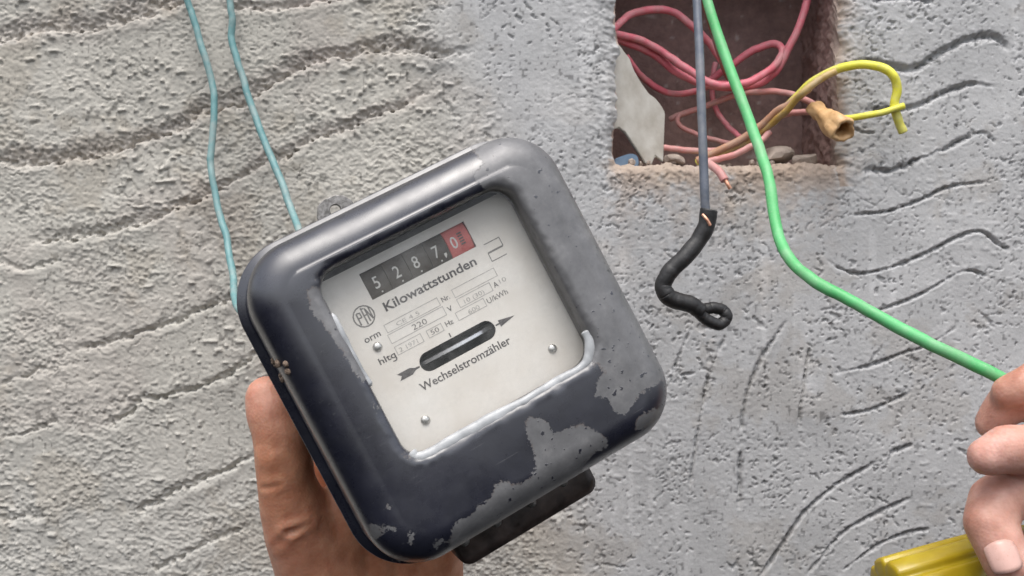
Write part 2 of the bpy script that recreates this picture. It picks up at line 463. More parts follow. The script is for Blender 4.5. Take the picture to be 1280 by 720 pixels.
f = np.stack([J[:-1, :-1], J[1:, :-1], J[1:, 1:], J[:-1, 1:]], -1).reshape(-1, 4)
me = mesh_np('niche_back', np.stack([bx / 1000, by / 1000, bz / 1000 + EYE], 1), faces_quads=f, mats=[M_niche])
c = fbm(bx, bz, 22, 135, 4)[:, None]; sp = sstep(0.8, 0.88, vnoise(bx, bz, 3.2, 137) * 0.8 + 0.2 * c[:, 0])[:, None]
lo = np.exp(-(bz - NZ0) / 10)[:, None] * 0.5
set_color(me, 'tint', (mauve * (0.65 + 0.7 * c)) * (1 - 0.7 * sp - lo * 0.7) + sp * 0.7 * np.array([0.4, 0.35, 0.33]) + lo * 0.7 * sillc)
obj('niche_back', me, wall)

# ---------------------------------------------------------------- the meter
meter = bpy.data.objects.new('electricity_meter', None); COL.objects.link(meter)
meter.matrix_world = MM
meter['label'] = 'black electricity meter with chipped paint and glazed dial, held tilted in front of the wall'
meter['category'] = 'electricity meter'
HW, HH = 57.5, 57.3

def rrect(cx, cy, hw, hh, r, n=480):
    """n points of a rounded rectangle, evenly spread by corner/side so that loops correspond"""
    per = n // 8; P = []
    corners = [(cx + hw - r, cy + hh - r, 0), (cx - hw + r, cy + hh - r, 90), (cx - hw + r, cy - hh + r, 180), (cx + hw - r, cy - hh + r, 270)]
    for k, (x, y, a0) in enumerate(corners):
        for j in range(per):
            a = math.radians(a0 + 90 * (j + 0.0) / per)
            P.append((x + r * math.cos(a), y + r * math.sin(a)))
        xe, ye = x + r * math.cos(math.radians(a0 + 90)), y + r * math.sin(math.radians(a0 + 90))
        x2, y2, a2 = corners[(k + 1) % 4]
        xs, ys = x2 + r * math.cos(math.radians(a2)), y2 + r * math.sin(math.radians(a2))
        for j in range(per):
            t = j / per
            P.append((xe + (xs - xe) * t, ye + (ys - ye) * t))
    return np.array(P)

def loft(loops, close_first=False, close_last=False):
    n = len(loops[0]); V = np.concatenate(loops); Fc = []
    for i in range(len(loops) - 1):
        for k in range(n):
            a = i * n + k; b = i * n + (k + 1) % n
            Fc.append((a, b, b + n, a + n))
    if close_first: Fc.append(tuple(range(n - 1, -1, -1)))
    if close_last: Fc.append(tuple(range((len(loops) - 1) * n, len(loops) * n)))
    return V, Fc
def at_z(P, z): return np.concatenate([P, np.full((len(P), 1), z)], 1)
DX, DY = (1.0614, -2.746), (1.0445, -6.072)      # dial drawing -> meter coordinates
def dial(V):
    V = np.array(V, float); V[:, 0] = V[:, 0] * DX[0] + DX[1]; V[:, 1] = V[:, 1] * DY[0] + DY[1]; return V
def to_me(name, V, Fc, mats, smooth=True, on_dial=False):
    if on_dial: V = dial(V)
    V = (np.asarray(V) - ORG) / 1000
    return mesh_np(name, V, faces=Fc, mats=mats, smooth=smooth)

# materials of the meter
M_cover, t, b = new_mat('chipped_black_enamel')
a = N(t, 'ShaderNodeAttribute'); a.attribute_name = 'wear'          # mm from the edge of a bare patch, + inside
n1 = noise(t, 260, 6, 0.7); n2 = noise(t, 850, 5, 0.7)
ad = N(t, 'ShaderNodeMath', operation='MULTIPLY_ADD'); t.links.new(n1.outputs['Fac'], ad.inputs[0]); ad.inputs[1].default_value = 3.0; ad.inputs[2].default_value = -1.5
ad2 = N(t, 'ShaderNodeMath', operation='ADD'); t.links.new(a.outputs['Fac'], ad2.inputs[0]); t.links.new(ad.outputs[0], ad2.inputs[1])
ad3 = N(t, 'ShaderNodeMath', operation='MULTIPLY_ADD'); t.links.new(n2.outputs['Fac'], ad3.inputs[0]); ad3.inputs[1].default_value = 4.2; t.links.new(ad2.outputs[0], ad3.inputs[2])
msk = N(t, 'ShaderNodeMapRange'); msk.inputs['From Min'].default_value = 2.0; msk.inputs['From Max'].default_value = 2.16
t.links.new(ad3.outputs[0], msk.inputs['Value'])
# scattered specks of paint left on the bare metal and chips in the paint
sp = noise(t, 420, 2, 0.5); spk = ramp(t, sp.outputs['Fac'], [(0.665, (0, 0, 0)), (0.69, (1, 1, 1))])
sub = N(t, 'ShaderNodeMath', operation='SUBTRACT', use_clamp=True); t.links.new(msk.outputs[0], sub.inputs[0]); t.links.new(spk.outputs[0], sub.inputs[1])
paintc = ramp(t, noise(t, 70, 6, 0.65).outputs['Fac'], [(0.3, (0.009, 0.010, 0.017)), (0.62, (0.015, 0.016, 0.027)), (0.8, (0.036, 0.037, 0.046))])
dust = ramp(t, noise(t, 1900, 3, 0.7).outputs['Fac'], [(0.70, (0, 0, 0)), (0.80, (1, 1, 1))])
dm = N(t, 'ShaderNodeMix'); dm.data_type = 'RGBA'; dm.inputs['B'].default_value = (0.16, 0.155, 0.15, 1)
dmul = N(t, 'ShaderNodeMath', operation='MULTIPLY'); t.links.new(dust.outputs[0], dmul.inputs[0]); dmul.inputs[1].default_value = 0.4
t.links.new(dmul.outputs[0], dm.inputs['Factor']); t.links.new(paintc.outputs[0], dm.inputs['A'])
metc = ramp(t, noise(t, 120, 6, 0.7).outputs['Fac'], [(0.25, (0.10, 0.10, 0.104)), (0.55, (0.155, 0.154, 0.158)), (0.8, (0.235, 0.23, 0.23))])
mx = N(t, 'ShaderNodeMix'); mx.data_type = 'RGBA'
t.links.new(sub.outputs[0], mx.inputs['Factor']); t.links.new(dm.outputs['Result'], mx.inputs['A']); t.links.new(metc.outputs[0], mx.inputs['B'])
# rusty line where the paint has broken away
rg = N(t, 'ShaderNodeMapRange'); rg.inputs['From Min'].default_value = 2.16; rg.inputs['From Max'].default_value = 2.75; rg.inputs['To Min'].default_value = 1.0; rg.inputs['To Max'].default_value = 0.0
t.links.new(ad3.outputs[0], rg.inputs['Value'])
rgm = N(t, 'ShaderNodeMath', operation='MULTIPLY'); t.links.new(rg.outputs[0], rgm.inputs[0]); t.links.new(sub.outputs[0], rgm.inputs[1])
rgn = ramp(t, noise(t, 190, 4, 0.6).outputs['Fac'], [(0.45, (0, 0, 0)), (0.7, (0.7,) * 3)])
rgq = N(t, 'ShaderNodeMath', operation='MULTIPLY'); t.links.new(rgm.outputs[0], rgq.inputs[0]); t.links.new(rgn.outputs[0], rgq.inputs[1])
mxr = N(t, 'ShaderNodeMix'); mxr.data_type = 'RGBA'; mxr.inputs['B'].default_value = (0.10, 0.065, 0.05, 1)
t.links.new(rgq.outputs[0], mxr.inputs['Factor']); t.links.new(mx.outputs['Result'], mxr.inputs['A'])
# fine scratches
def scratch(rotz, sc, thr):
    mp = N(t, 'ShaderNodeMapping'); mp.inputs['Rotation'].default_value = (0, 0, rotz); mp.inputs['Scale'].default_value = (sc * 0.025, sc, sc * 0.4)
    t.links.new(t.nodes['TC'].outputs['Object'], mp.inputs['Vector'])
    nn = N(t, 'ShaderNodeTexNoise'); nn.inputs['Scale'].default_value = 1.0; nn.inputs['Detail'].default_value = 2; t.links.new(mp.outputs[0], nn.inputs['Vector'])
    return ramp(t, nn.outputs['Fac'], [(thr, (0, 0, 0)), (thr + 0.03, (1, 1, 1))])
s1, s2 = scratch(0.5, 2600, 0.72), scratch(-0.9, 2200, 0.73)
smx = N(t, 'ShaderNodeMath', operation='MAXIMUM'); t.links.new(s1.outputs[0], smx.inputs[0]); t.links.new(s2.outputs[0], smx.inputs[1])
smk = N(t, 'ShaderNodeMath', operation='MULTIPLY'); t.links.new(smx.outputs[0], smk.inputs[0]); smk.inputs[1].default_value = 0.30
mxs = N(t, 'ShaderNodeMix'); mxs.data_type = 'RGBA'; mxs.inputs['B'].default_value = (0.22, 0.22, 0.225, 1)
t.links.new(smk.outputs[0], mxs.inputs['Factor']); t.links.new(mxr.outputs['Result'], mxs.inputs['A'])
t.links.new(mxs.outputs['Result'], b.inputs['Base Color'])
rp = ramp(t, noise(t, 150, 5, 0.65).outputs['Fac'], [(0.3, (0.26,) * 3), (0.75, (0.46,) * 3)])
mr = N(t, 'ShaderNodeMix'); mr.data_type = 'FLOAT'; t.links.new(sub.outputs[0], mr.inputs['Factor']); t.links.new(rp.outputs[0], mr.inputs['A']); mr.inputs['B'].default_value = 0.5
t.links.new(mr.outputs['Result'], b.inputs['Roughness'])
mm_ = N(t, 'ShaderNodeMath', operation='MULTIPLY'); t.links.new(sub.outputs[0], mm_.inputs[0]); mm_.inputs[1].default_value = 0.25
t.links.new(mm_.outputs[0], b.inputs['Metallic'])
hgt = N(t, 'ShaderNodeMath', operation='MULTIPLY_ADD'); t.links.new(sub.outputs[0], hgt.inputs[0]); hgt.inputs[1].default_value = -1.0
nb = noise(t, 500, 4, 0.6); nbm = N(t, 'ShaderNodeMath', operation='MULTIPLY'); t.links.new(nb.outputs['Fac'], nbm.inputs[0]); nbm.inputs[1].default_value = 0.22
t.links.new(nbm.outputs[0], hgt.inputs[2])
bump(t, b, hgt.outputs[0], 0.55, 0.00025)
b.inputs['Specular IOR Level'].default_value = 0.55
cwt = N(t, 'ShaderNodeMath', operation='MULTIPLY_ADD'); t.links.new(sub.outputs[0], cwt.inputs[0]); cwt.inputs[1].default_value = -0.55; cwt.inputs[2].default_value = 0.65
t.links.new(cwt.outputs[0], b.inputs['Coat Weight']); b.inputs['Coat IOR'].default_value = 1.75
crr = ramp(t, noise(t, 110, 6, 0.7).outputs['Fac'], [(0.3, (0.20,) * 3), (0.7, (0.40,) * 3)]); t.links.new(crr.outputs[0], b.inputs['Coat Roughness'])

M_base = simple('dark_bakelite', (0.022, 0.019, 0.018), (0.05, 0.042, 0.038), 90, (0.35, 0.6), bumpk=(0.25, 0.0002))
M_lip = simple('cover_flange', (0.05, 0.047, 0.045), (0.16, 0.15, 0.14), 160, (0.35, 0.6), 0.2, bumpk=(0.25, 0.0002))
M_term = simple('brown_bakelite', (0.016, 0.011, 0.010), (0.075, 0.055, 0.048), 150, (0.3, 0.55), bumpk=(0.3, 0.0002))
M_plate = simple('aged_white_enamel', (0.70, 0.655, 0.60), (0.82, 0.79, 0.75), 45, (0.4, 0.6), bumpk=(0.05, 0.0001))
M_print = simple('print_black', (0.055, 0.05, 0.05), (0.12, 0.11, 0.11), 900, (0.6, 0.7), bumpk=(0, 0))
M_printf = simple('print_faded', (0.32, 0.305, 0.29), (0.50, 0.48, 0.455), 700, (0.6, 0.7), bumpk=(0, 0))
M_printm = simple('print_worn', (0.10, 0.095, 0.092), (0.30, 0.285, 0.27), 1500, (0.6, 0.7), bumpk=(0, 0))
M_wheel = simple('wheel_grey_brown', (0.075, 0.062, 0.05), (0.115, 0.098, 0.08), 200, (0.45, 0.6), bumpk=(0, 0))
M_red = simple('wheel_red', (0.62, 0.13, 0.12), (0.70, 0.20, 0.18), 200, (0.45, 0.6), bumpk=(0, 0))
M_digit = simple('digit_white', (0.72, 0.70, 0.66), (0.85, 0.84, 0.80), 600, (0.5, 0.6), bumpk=(0, 0))
M_dark = simple('dark_inside', (0.012, 0.011, 0.012), (0.022, 0.02, 0.02), 80, (0.6, 0.8), bumpk=(0, 0))
M_disc = simple('aluminium_disc', (0.70, 0.70, 0.72), (0.80, 0.80, 0.82), 200, (0.25, 0.4), 0.8, bumpk=(0, 0))
M_rivet = simple('rivet_metal', (0.55, 0.54, 0.52), (0.7, 0.69, 0.67), 500, (0.25, 0.4), 0.9, bumpk=(0.1, 0.0001))
M_putty = simple('silver_putty', (0.27, 0.28, 0.29), (0.42, 0.43, 0.44), 160, (0.35, 0.55), 0.1, bumpk=(0.3, 0.0003))
M_mud = simple('dried_mud', (0.10, 0.07, 0.05), (0.30, 0.22, 0.17), 500, (0.8, 0.95), bumpk=(0.6, 0.0006))
M_screw = simple('dull_screw', (0.10, 0.095, 0.09), (0.32, 0.31, 0.30), 700, (0.35, 0.6), 0.5, bumpk=(0.3, 0.0003))
M_zinc = simple('worn_zinc', (0.36, 0.35, 0.345), (0.52, 0.50, 0.49), 260, (0.4, 0.6), 0.5, bumpk=(0.3, 0.0003))

# cover ------------------------------------------------------------------
OPX0, OPX1, OPY0, OPY1 = -35.0, 36.6, -24.6, 41.8
ocx, ocy, ohw, ohh = (OPX0 + OPX1) / 2, (OPY0 + OPY1) / 2, (OPX1 - OPX0) / 2, (OPY1 - OPY0) / 2
loops = []
RC = 19.0
def outer(ins, z): loops.append(at_z(rrect(0, 0, HW - ins, HH - ins, max(RC - ins, 4)), z))
outer(0.6, -32.6); outer(-2.9, -32.6); outer(-3.2, -32.2); outer(-3.2, -30.8); outer(-2.9, -30.3); outer(-0.6, -29.9); outer(0.0, -29.2)
for z in np.linspace(-28, -15.0, 16): outer(0.1 + 0.4 * (z + 28) / 13, z)
RF = 11.5
for k in range(0, 19):
    a = math.pi / 2 * k / 18
    outer(0.5 + RF * (1 - math.cos(a)), -RF + RF * math.sin(a) - 0.0)
fA = rrect(0, 0, HW - 0.5 - RF, HH - 0.5 - RF, max(RC - RF, 4)); fB = rrect(ocx, ocy, ohw + 3.0, ohh + 3.0, 10.5)
for k in range(1, 27):
    s = k / 26
    loops.append(at_z(fA * (1 - s) + fB * s, 0.0 + 0.7 * math.sin(s * math.pi / 2)))
for k in range(1, 9):                       # rounded rim of the opening
    a = math.pi / 2 * k / 8
    loops.append(at_z(rrect(ocx, ocy, ohw + 3.0 - 3.0 * math.sin(a), ohh + 3.0 - 3.0 * math.sin(a), 10.5 - 3.0 * math.sin(a)), 0.7 - 2.2 * (1 - math.cos(a))))
for z in (-2.5, -4, -6, -8, -10.5): loops.append(at_z(rrect(ocx, ocy, ohw - 0.2, ohh - 0.2, 7.4), z))
loops.append(at_z(rrect(ocx, ocy, ohw + 4, ohh + 4, 9), -10.8))
CV, CF = loft(loops)
# dents and hand-made unevenness of the pressed cover
ang = np.arctan2(CV[:, 1], CV[:, 0])
wav = (fbm(CV[:, 0] + 2 * CV[:, 2], CV[:, 1], 30, 201, 2) - 0.5) * 0.9
CV[:, 2] += wav * sstep(-14, -2, CV[:, 2]) * (CV[:, 2] > -7.9)
def rr_sd(V_):
    qx = np.abs(V_[:, 0] - ocx) - ohw + 7.5; qy = np.abs(V_[:, 1] - ocy) - ohh + 7.5
    return np.hypot(np.maximum(qx, 0), np.maximum(qy, 0)) + np.minimum(np.maximum(qx, qy), 0) - 7.5
rim = np.exp(-((rr_sd(CV) - 1.2) / 1.3) ** 2)
CV[:, 2] += np.where(CV[:, 2] > -3, 0.8 * rim * (fbm(CV[:, 0], CV[:, 1], 4, 203, 2) - 0.5), 0)

# wear mask: bare patches where the photograph's meter has them
def q1(pts): return [(380 + a / 2.25, 400 + b_ / 2.25) for a, b_ in pts]
def q2(pts): return [(380 + a / 3.556, 230 + b_ / 3.556) for a, b_ in pts]
PATCH = [
    (q1([(620, 290), (640, 270), (662, 276), (682, 288), (700, 320), (740, 305), (780, 290), (800, 300), (822, 312), (858, 340), (850, 356), (820, 372), (790, 396), (778, 430), (778, 470), (700, 540), (560, 620),
         (470, 660), (425, 662), (408, 622), (420, 580), (440, 560), (470, 545), (500, 520), (530, 498), (535, 465), (552, 455), (570, 450), (585, 460), (600, 462), (640, 440), (650, 415), (652, 400), (645, 370), (630, 330)]), 0),
    ([(720, 452), (730, 450), (739, 450), (748, 456), (756, 467), (749, 473), (746, 484), (744, 495), (752, 498), (760, 499), (766, 510), (772, 517), (782, 518), (788, 511), (794, 504), (799, 494), (808, 487), (818, 482), (825, 478), (829, 474),
      (850, 440), (730, 190), (690, 150), (600, 150), (588, 184), (604, 204), (590, 222), (612, 240), (628, 262), (680, 330), (712, 420)], 0),
    ([(792, 534), (797, 524), (806, 516), (820, 511), (829, 510), (827, 520), (812, 531), (798, 538)], 0),
    ([(386, 366), (392, 361), (400, 362), (408, 364), (416, 374), (424, 386), (432, 408), (440, 432), (450, 452), (462, 473), (455, 474), (446, 466), (438, 452), (432, 442), (420, 422), (409, 411), (404, 402), (396, 396), (390, 384)], 0.6),
    ([(463, 657), (470, 656), (477, 659), (476, 668), (469, 672), (463, 668)], 0.25), ([(513, 666), (517, 666), (518, 677), (514, 679)], 0.25),
    ([(542, 681), (551, 674), (554, 677), (546, 684)], 0.25), ([(484, 694), (500, 697), (509, 699), (500, 702), (488, 699)], 0.25),
    ([(478, 658), (493, 660), (492, 662), (478, 661)], 0.6), ([(482, 632), (488, 633), (487, 636), (482, 635)], 0.25),
    ([(810, 449), (816, 452), (826, 470), (822, 470)], -3.0),
]
pp = project(CV); depth = -local_to_cam(CV)[:, 2]
def poly_sd(P, poly):
    poly = np.array(poly, float); n = len(poly); d = np.full(len(P), 1e9); ins = np.zeros(len(P), bool)
    for i in range(n):
        a, b_ = poly[i], poly[(i + 1) % n]; e = b_ - a
        t_ = np.clip(((P - a) @ e) / (e @ e), 0, 1)
        d = np.minimum(d, np.linalg.norm(P - a - t_[:, None] * e, axis=1))
        c_ = ((a[1] > P[:, 1]) != (b_[1] > P[:, 1]))
        with np.errstate(divide='ignore', invalid='ignore'):
            xi = (b_[0] - a[0]) * (P[:, 1] - a[1]) / (b_[1] - a[1]) + a[0]
        ins ^= c_ & (P[:, 0] < xi)
    return np.where(ins, d, -d)
wear = np.full(len(CV), -9.0)
for poly, bias in PATCH:
    wear = np.maximum(wear, poly_sd(pp, poly) * depth / F + bias)
wear = np.where(CV[:, 2] < -31.5, -9, wear)
# worn edge of the rim and lip
rimw = rr_sd(CV)
wear = np.maximum(wear, np.where(np.abs(rimw - 1.0) < 1.6, -1.0 + 1.2 * (fbm(CV[:, 0], CV[:, 1], 8, 205, 2) - 0.5) * 2, -9))
me = to_me('cover', CV, CF, [M_cover]); set_float(me, 'wear', np.clip(wear, -9, 9))
cover = obj('cover', me, meter)

# base, flange, terminal block, lug --------------------------------------
def box_loft(name, spec, mats, parent, n=96):
    L = [at_z(rrect(cx, cy, hw, hh, r, n), z) for cx, cy, hw, hh, r, z in spec]
    V, Fc = loft(L, True, True)
    return obj(name, to_me(name, V, Fc, mats), parent)
o = box_loft('flange', [(0, 0, HW - 1, HH - 1, 18, -32.8), (0, 0, HW + 2.9, HH + 2.9, 21, -33.2), (0, 0, HW + 2.9, HH + 2.9, 21, -35.0), (0, 0, HW + 2.2, HH + 2.2, 20.4, -35.6), (0, 0, 40, 40, 12, -35.8)], [M_lip], meter)
o = box_loft('base', [(0, 1, HW - 4, HH - 7, 14, -35.9), (0, 1, HW - 4, HH - 7, 14, -72.5), (0, 1, HW - 6, HH - 9, 12, -76)], [M_base], meter)
term = box_loft('terminal_block', [(-3.8, -60, 27, 8.5, 2.5, -38), (-3.8, -60, 28.6, 11.4, 4.5, -39.2), (-3.8, -60, 28.6, 11.4, 4.5, -44), (-3.8, -60, 28.2, 11.2, 4.2, -68), (-3.8, -60, 27, 10, 3, -70)], [M_term], meter)
# lug: a tab with a hole, cut from sheet
def holed(name, outer_pts, holes, z0, thick, mats, parent, bevel=0.0):
    cu = bpy.data.curves.new(name, 'CURVE'); cu.dimensions = '2D'; cu.fill_mode = 'BOTH'
    for P in [outer_pts] + holes:
        s = cu.splines.new('POLY'); s.points.add(len(P) - 1); s.use_cyclic_u = True
        for k, p in enumerate(P): s.points[k].co = (p[0], p[1], 0, 1)
    cu.extrude = thick / 2; cu.bevel_depth = bevel; cu.bevel_resolution = 1
    tmp = bpy.data.objects.new(name, cu); COL.objects.link(tmp)
    dg = bpy.context.evaluated_depsgraph_get(); me = bpy.data.meshes.new_from_object(tmp.evaluated_get(dg))
    bpy.data.objects.remove(tmp); bpy.data.curves.remove(cu)
    n = len(me.vertices); co = np.empty(n * 3, np.float32); me.vertices.foreach_get('co', co); co = co.reshape(-1, 3)
    co[:, 2] += z0; co = (co - ORG.astype(np.float32)) / 1000
    me.vertices.foreach_set('co', co.ravel()); me.materials.clear()
    for m in mats: me.materials.append(m)
    me.name = name
    return obj(name, me, parent)
def circ(cx, cy, r, n=32): return [(cx + r * math.cos(2 * math.pi * k / n), cy + r * math.sin(2 * math.pi * k / n)) for k in range(n)]
holed('hanging_lug', [(-17.5, 47), (-1, 47), (-2.2, 66), (-4, 69), (-7, 70.6), (-11.5, 70.8), (-14.5, 69.6), (-16.6, 66)], [circ(-9.3, 65.6, 2.4, 24)], -71, 1.6, [M_screw], meter, 0.3)

# terminal screws under the cover's lower edge
def screw(x, y, z, r, axis_y=True):
    bm = bmesh.new()
    prof = [(0, 0.0), (r, 0.0), (r, 1.4), (r * 0.8, 2.0), (0, 2.2)]
    n = 20
    L = []
    for rad, hgt_ in prof: L.append([(rad * math.cos(2 * math.pi * k / n), rad * math.sin(2 * math.pi * k / n), hgt_) for k in range(n)])
    V, Fc = loft([np.array(l) for l in L[1:]], True, True)
    # slot bar
    Vb, Fb = loft([at_z(rrect(0, 0, r * 0.8, 0.35, 0.1, 16), 1.9), at_z(rrect(0, 0, r * 0.8, 0.35, 0.1, 16), 2.35)], True, True)
    V, Fc = joined([(V, Fc), (Vb, Fb)])
    V = V + np.array([x, y, z])
    return to_me('screw', V, Fc, [M_screw], True)
for sx, sy in ((-28.0, -62.6), (-14.8, -62.6), (-0.4, -63.0), (13.4, -62.4)):
    obj('screw', screw(sx, sy, -39.4, 1.9), term)

# dial plate with openings --------------------------------------------------
def stadium(x0, x1, cy, r, n=16):
    P = [(x1 - r + r * math.cos(a), cy + r * math.sin(a)) for a in np.linspace(-math.pi / 2, math.pi / 2, n)]
    P += [(x0 + r + r * math.cos(a), cy + r * math.sin(a)) for a in np.linspace(math.pi / 2, 3 * math.pi / 2, n)]
    return P
PZ = -12.0
plate = holed('dial_plate', [tuple(p) for p in rrect(ocx, (39.8 + OPY0 - 3) / 2, ohw + 3, (39.8 - OPY0 + 3) / 2, 6, 160)], [[tuple(p[:2]) for p in dial(h_)] for h_ in ([(-16.5, 31.8), (20.7, 31.8), (20.7, 40.9), (-16.5, 40.9)], stadium(-12.9, 13.9, 6.35, 3.15))], PZ - 0.5, 1.0, [M_plate], meter)

def text_geo(s, x0, x1, y, size, z, weight=0.0, shear=0.0, thick=0.06):
    """lettering spanning x0..x1 on the baseline y; returns mm verts and faces"""
    cu = bpy.data.curves.new('t', 'FONT'); cu.body = s; cu.size = size; cu.offset = weight; cu.shear = shear
    cu.extrude = thick / 2; cu.resolution_u = 4
    tmp = bpy.data.objects.new('t', cu); COL.objects.link(tmp)
    dg = bpy.context.evaluated_depsgraph_get(); me = bpy.data.meshes.new_from_object(tmp.evaluated_get(dg))
    V = np.array([v.co[:] for v in me.vertices]); Fc = [tuple(p.vertices) for p in me.polygons]
    bpy.data.objects.remove(tmp); bpy.data.curves.remove(cu); bpy.data.meshes.remove(me)
    V[:, 0] -= V[:, 0].min()
    if x1 is not None: V[:, 0] *= (x1 - x0) / V[:, 0].max()
    V[:, 0] += x0; V[:, 1] += y; V[:, 2] += z
    return V, Fc
def lettering(parts_, mat, parent=plate, name='lettering'):
    V, Fc = joined(parts_)
    return obj(name, to_me(name, V, Fc, [mat], False, True), parent)
TZ = PZ + 0.04
def bar2(x0, y0, x1, y1, w, z=TZ):
    d_ = np.array([x1 - x0, y1 - y0]); d_ /= np.linalg.norm(d_); n_ = np.array([-d_[1], d_[0]]) * w / 2
    P = [(x0 + n_[0], y0 + n_[1]), (x0 - n_[0], y0 - n_[1]), (x1 - n_[0], y1 - n_[1]), (x1 + n_[0], y1 + n_[1])]
    return loft([at_z(np.array(P), z - .02), at_z(np.array(P), z + .02)], True, True)
lettering([text_geo('Kilowattstunden', -14.4, 18.2, 26.6, 4.15, TZ, 0.085)], M_print)
lettering([text_geo('Wechselstromz\u00e4hler', -16.1, 16.2, -1.0, 3.75, TZ, 0.05)], M_print)
lettering([text_geo('orm', -24.6, -19.2, 20.7, 3.0, TZ, 0.04)], M_print)
lettering([text_geo('hltq', -23.7, -18.1, 12.6, 2.9, TZ, 0.04)] + [bar2(-18.35, 11.75, -19.1, 11.62, 0.34), bar2(-19.05, 11.62, -19.7, 11.8, 0.34)], M_print)
lettering([text_geo('Nr.', 2.6, 5.4, 20.9, 2.3, TZ, 0.04)], M_printm)
lettering([text_geo('V', 2.9, 4.5, 17.2, 2.4, TZ, 0.05)], M_printm)
lettering([text_geo('Hz', 0.1, 2.8, 13.4, 2.3, TZ, 0.05)], M_printm)
lettering([text_geo('A', 19.6, 21.2, 17.2, 2.5, TZ, 0.05)], M_printm)
lettering([text_geo('U/kWh', 15.4, 22.8, 13.6, 2.5, TZ, 0.02)], M_printm)
lettering([text_geo('220', -9.6, -4.6, 17.3, 2.6, TZ, 0.0)], M_printm)
lettering([text_geo('50', -5.2, -2.4, 13.3, 2.2, TZ, 0.0)], M_printm)
lettering([text_geo('2 1971', -16.4, -10.0, 13.2, 2.0, TZ, 0.0), text_geo('10 (30)', 8.8, 16.0, 17.2, 2.0, TZ, 0.0), text_geo('600', 8.4, 12.4, 13.6, 2.0, TZ, 0.0), text_geo('CE 4 5', -13.5, -5.5, 20.9, 1.9, TZ, 0.0)], M_printf)
lettering([text_geo('10', 21.9, 24.3, 17.6, 2.0, TZ, 0.0)], M_printf)
def frame_geo(x0, y0, x1, y1, w=0.22, z=TZ, open_side=None):
    bars = []
    def bar(a0, b0, a1, b1):
        P = np.array([(a0, b0, z - .02), (a1, b0, z - .02), (a1, b1, z - .02), (a0, b1, z - .02), (a0, b0, z + .02), (a1, b0, z + .02), (a1, b1, z + .02), (a0, b1, z + .02)])
        bars.append((P, [(0, 3, 2, 1), (4, 5, 6, 7), (0, 1, 5, 4), (1, 2, 6, 5), (2, 3, 7, 6), (3, 0, 4, 7)]))
    if open_side != 'bottom': bar(x0, y0, x1, y0 + w)
    bar(x0, y1 - w, x1, y1)
    if open_side != 'left': bar(x0, y0 + w, x0 + w, y1 - w)
    if open_side != 'right': bar(x1 - w, y0 + w, x1, y1 - w)
    return bars
B = frame_geo(-17.2, 20.3, 1.7, 23.2) + frame_geo(-17.6, 16.7, 2.0, 19.9) + frame_geo(-17.5, 12.6, -8.2, 15.6) + frame_geo(-6.4, 12.7, -1.0, 15.4)
lettering(B, M_printf, name='printed_box')
B = frame_geo(6.8, 20.2, 22.4, 23.2) + frame_geo(6.8, 16.6, 18.9, 19.7) + frame_geo(4.4, 13.2, 14.8, 16.1)
lettering(B, M_printf, name='printed_box')
B = frame_geo(23.0, 28.1, 28.7, 31.3, 0.3, open_side='left') + frame_geo(22.8, 25.0, 28.4, 28.1, 0.3, open_side='right')
lettering(B[:1] + B[1:], M_printm, name='class_mark')
# round maker's mark with three linked letters
ringo = [(at_z(np.array(circ(-21.2, 28.5, r_, 16)), TZ - .02), at_z(np.array(circ(-21.2, 28.5, r_, 16)), TZ + .02)) for r_ in (3.55, 3.1)]
V, Fc = loft([ringo[0][0], ringo[0][1], ringo[1][1], ringo[1][0], ringo[0][0]])
cx, cy = -21.2, 28.5
lg = [(V, Fc), bar2(cx - 1.9, cy - 2.2, cx - 1.9, cy + 1.7, .5), bar2(cx - 1.9, cy + 1.7, cx - .7, cy + 1.5, .45), bar2(cx - .8, cy + 1.7, cx - .7, cy + .1, .45), bar2(cx - 1.9, cy, cx - .6, cy, .45),
      bar2(cx + .1, cy - 2.9, cx + .1, cy + 2.8, .5), bar2(cx + .1, cy + .1, cx + 1.1, cy + .1, .45), bar2(cx + .1, cy + 2.3, cx + 1.0, cy + 2.3, .4),
      bar2(cx + 1.2, cy - 2.3, cx + 1.2, cy + 2.2, .5), bar2(cx + 1.2, cy + 2.0, cx + 2.3, cy - 1.9, .45), bar2(cx + 2.35, cy - 1.9, cx + 2.35, cy + 2.0, .45)]
lettering(lg, M_printm, name='maker_mark')
# arrow of the direction of rotation: feathered tail and head
def prism(P, z=TZ): return loft([at_z(np.array(P, float), z - .02), at_z(np.array(P, float), z + .02)], True, True)
lettering([prism([(-20.6, 5.2), (-19.5, 6.35), (-20.6, 7.5), (-16.2, 7.5), (-14.8, 6.75), (-13.2, 6.6), (-13.2, 6.1), (-14.8, 5.95), (-16.2, 5.2)])], M_print, name='arrow_tail')
lettering([prism([(14.2, 6.1), (15.6, 6.1), (15.6, 5.2), (21.2, 6.35), (15.6, 7.5), (15.6, 6.6), (14.2, 6.6)])], M_print, name='arrow_head')
lettering([prism([(-.4, 9.9), (.0, 9.9), (.0, 11.3), (-.4, 11.3)])], M_print, name='index_tick')
for rx, ry in ((-21.9, 18.1), (-19.4, -9.3), (27.2, -9.1)):
    L = [at_z(np.array(circ(rx, ry, 1.55 * math.cos(a), 20)), PZ + 0.03 + 1.0 * math.sin(a)) for a in np.linspace(0, 1.35, 6)]
    V, Fc = loft(L, False, True); obj('rivet', to_me('rivet', V, Fc, [M_rivet], True, True), plate)

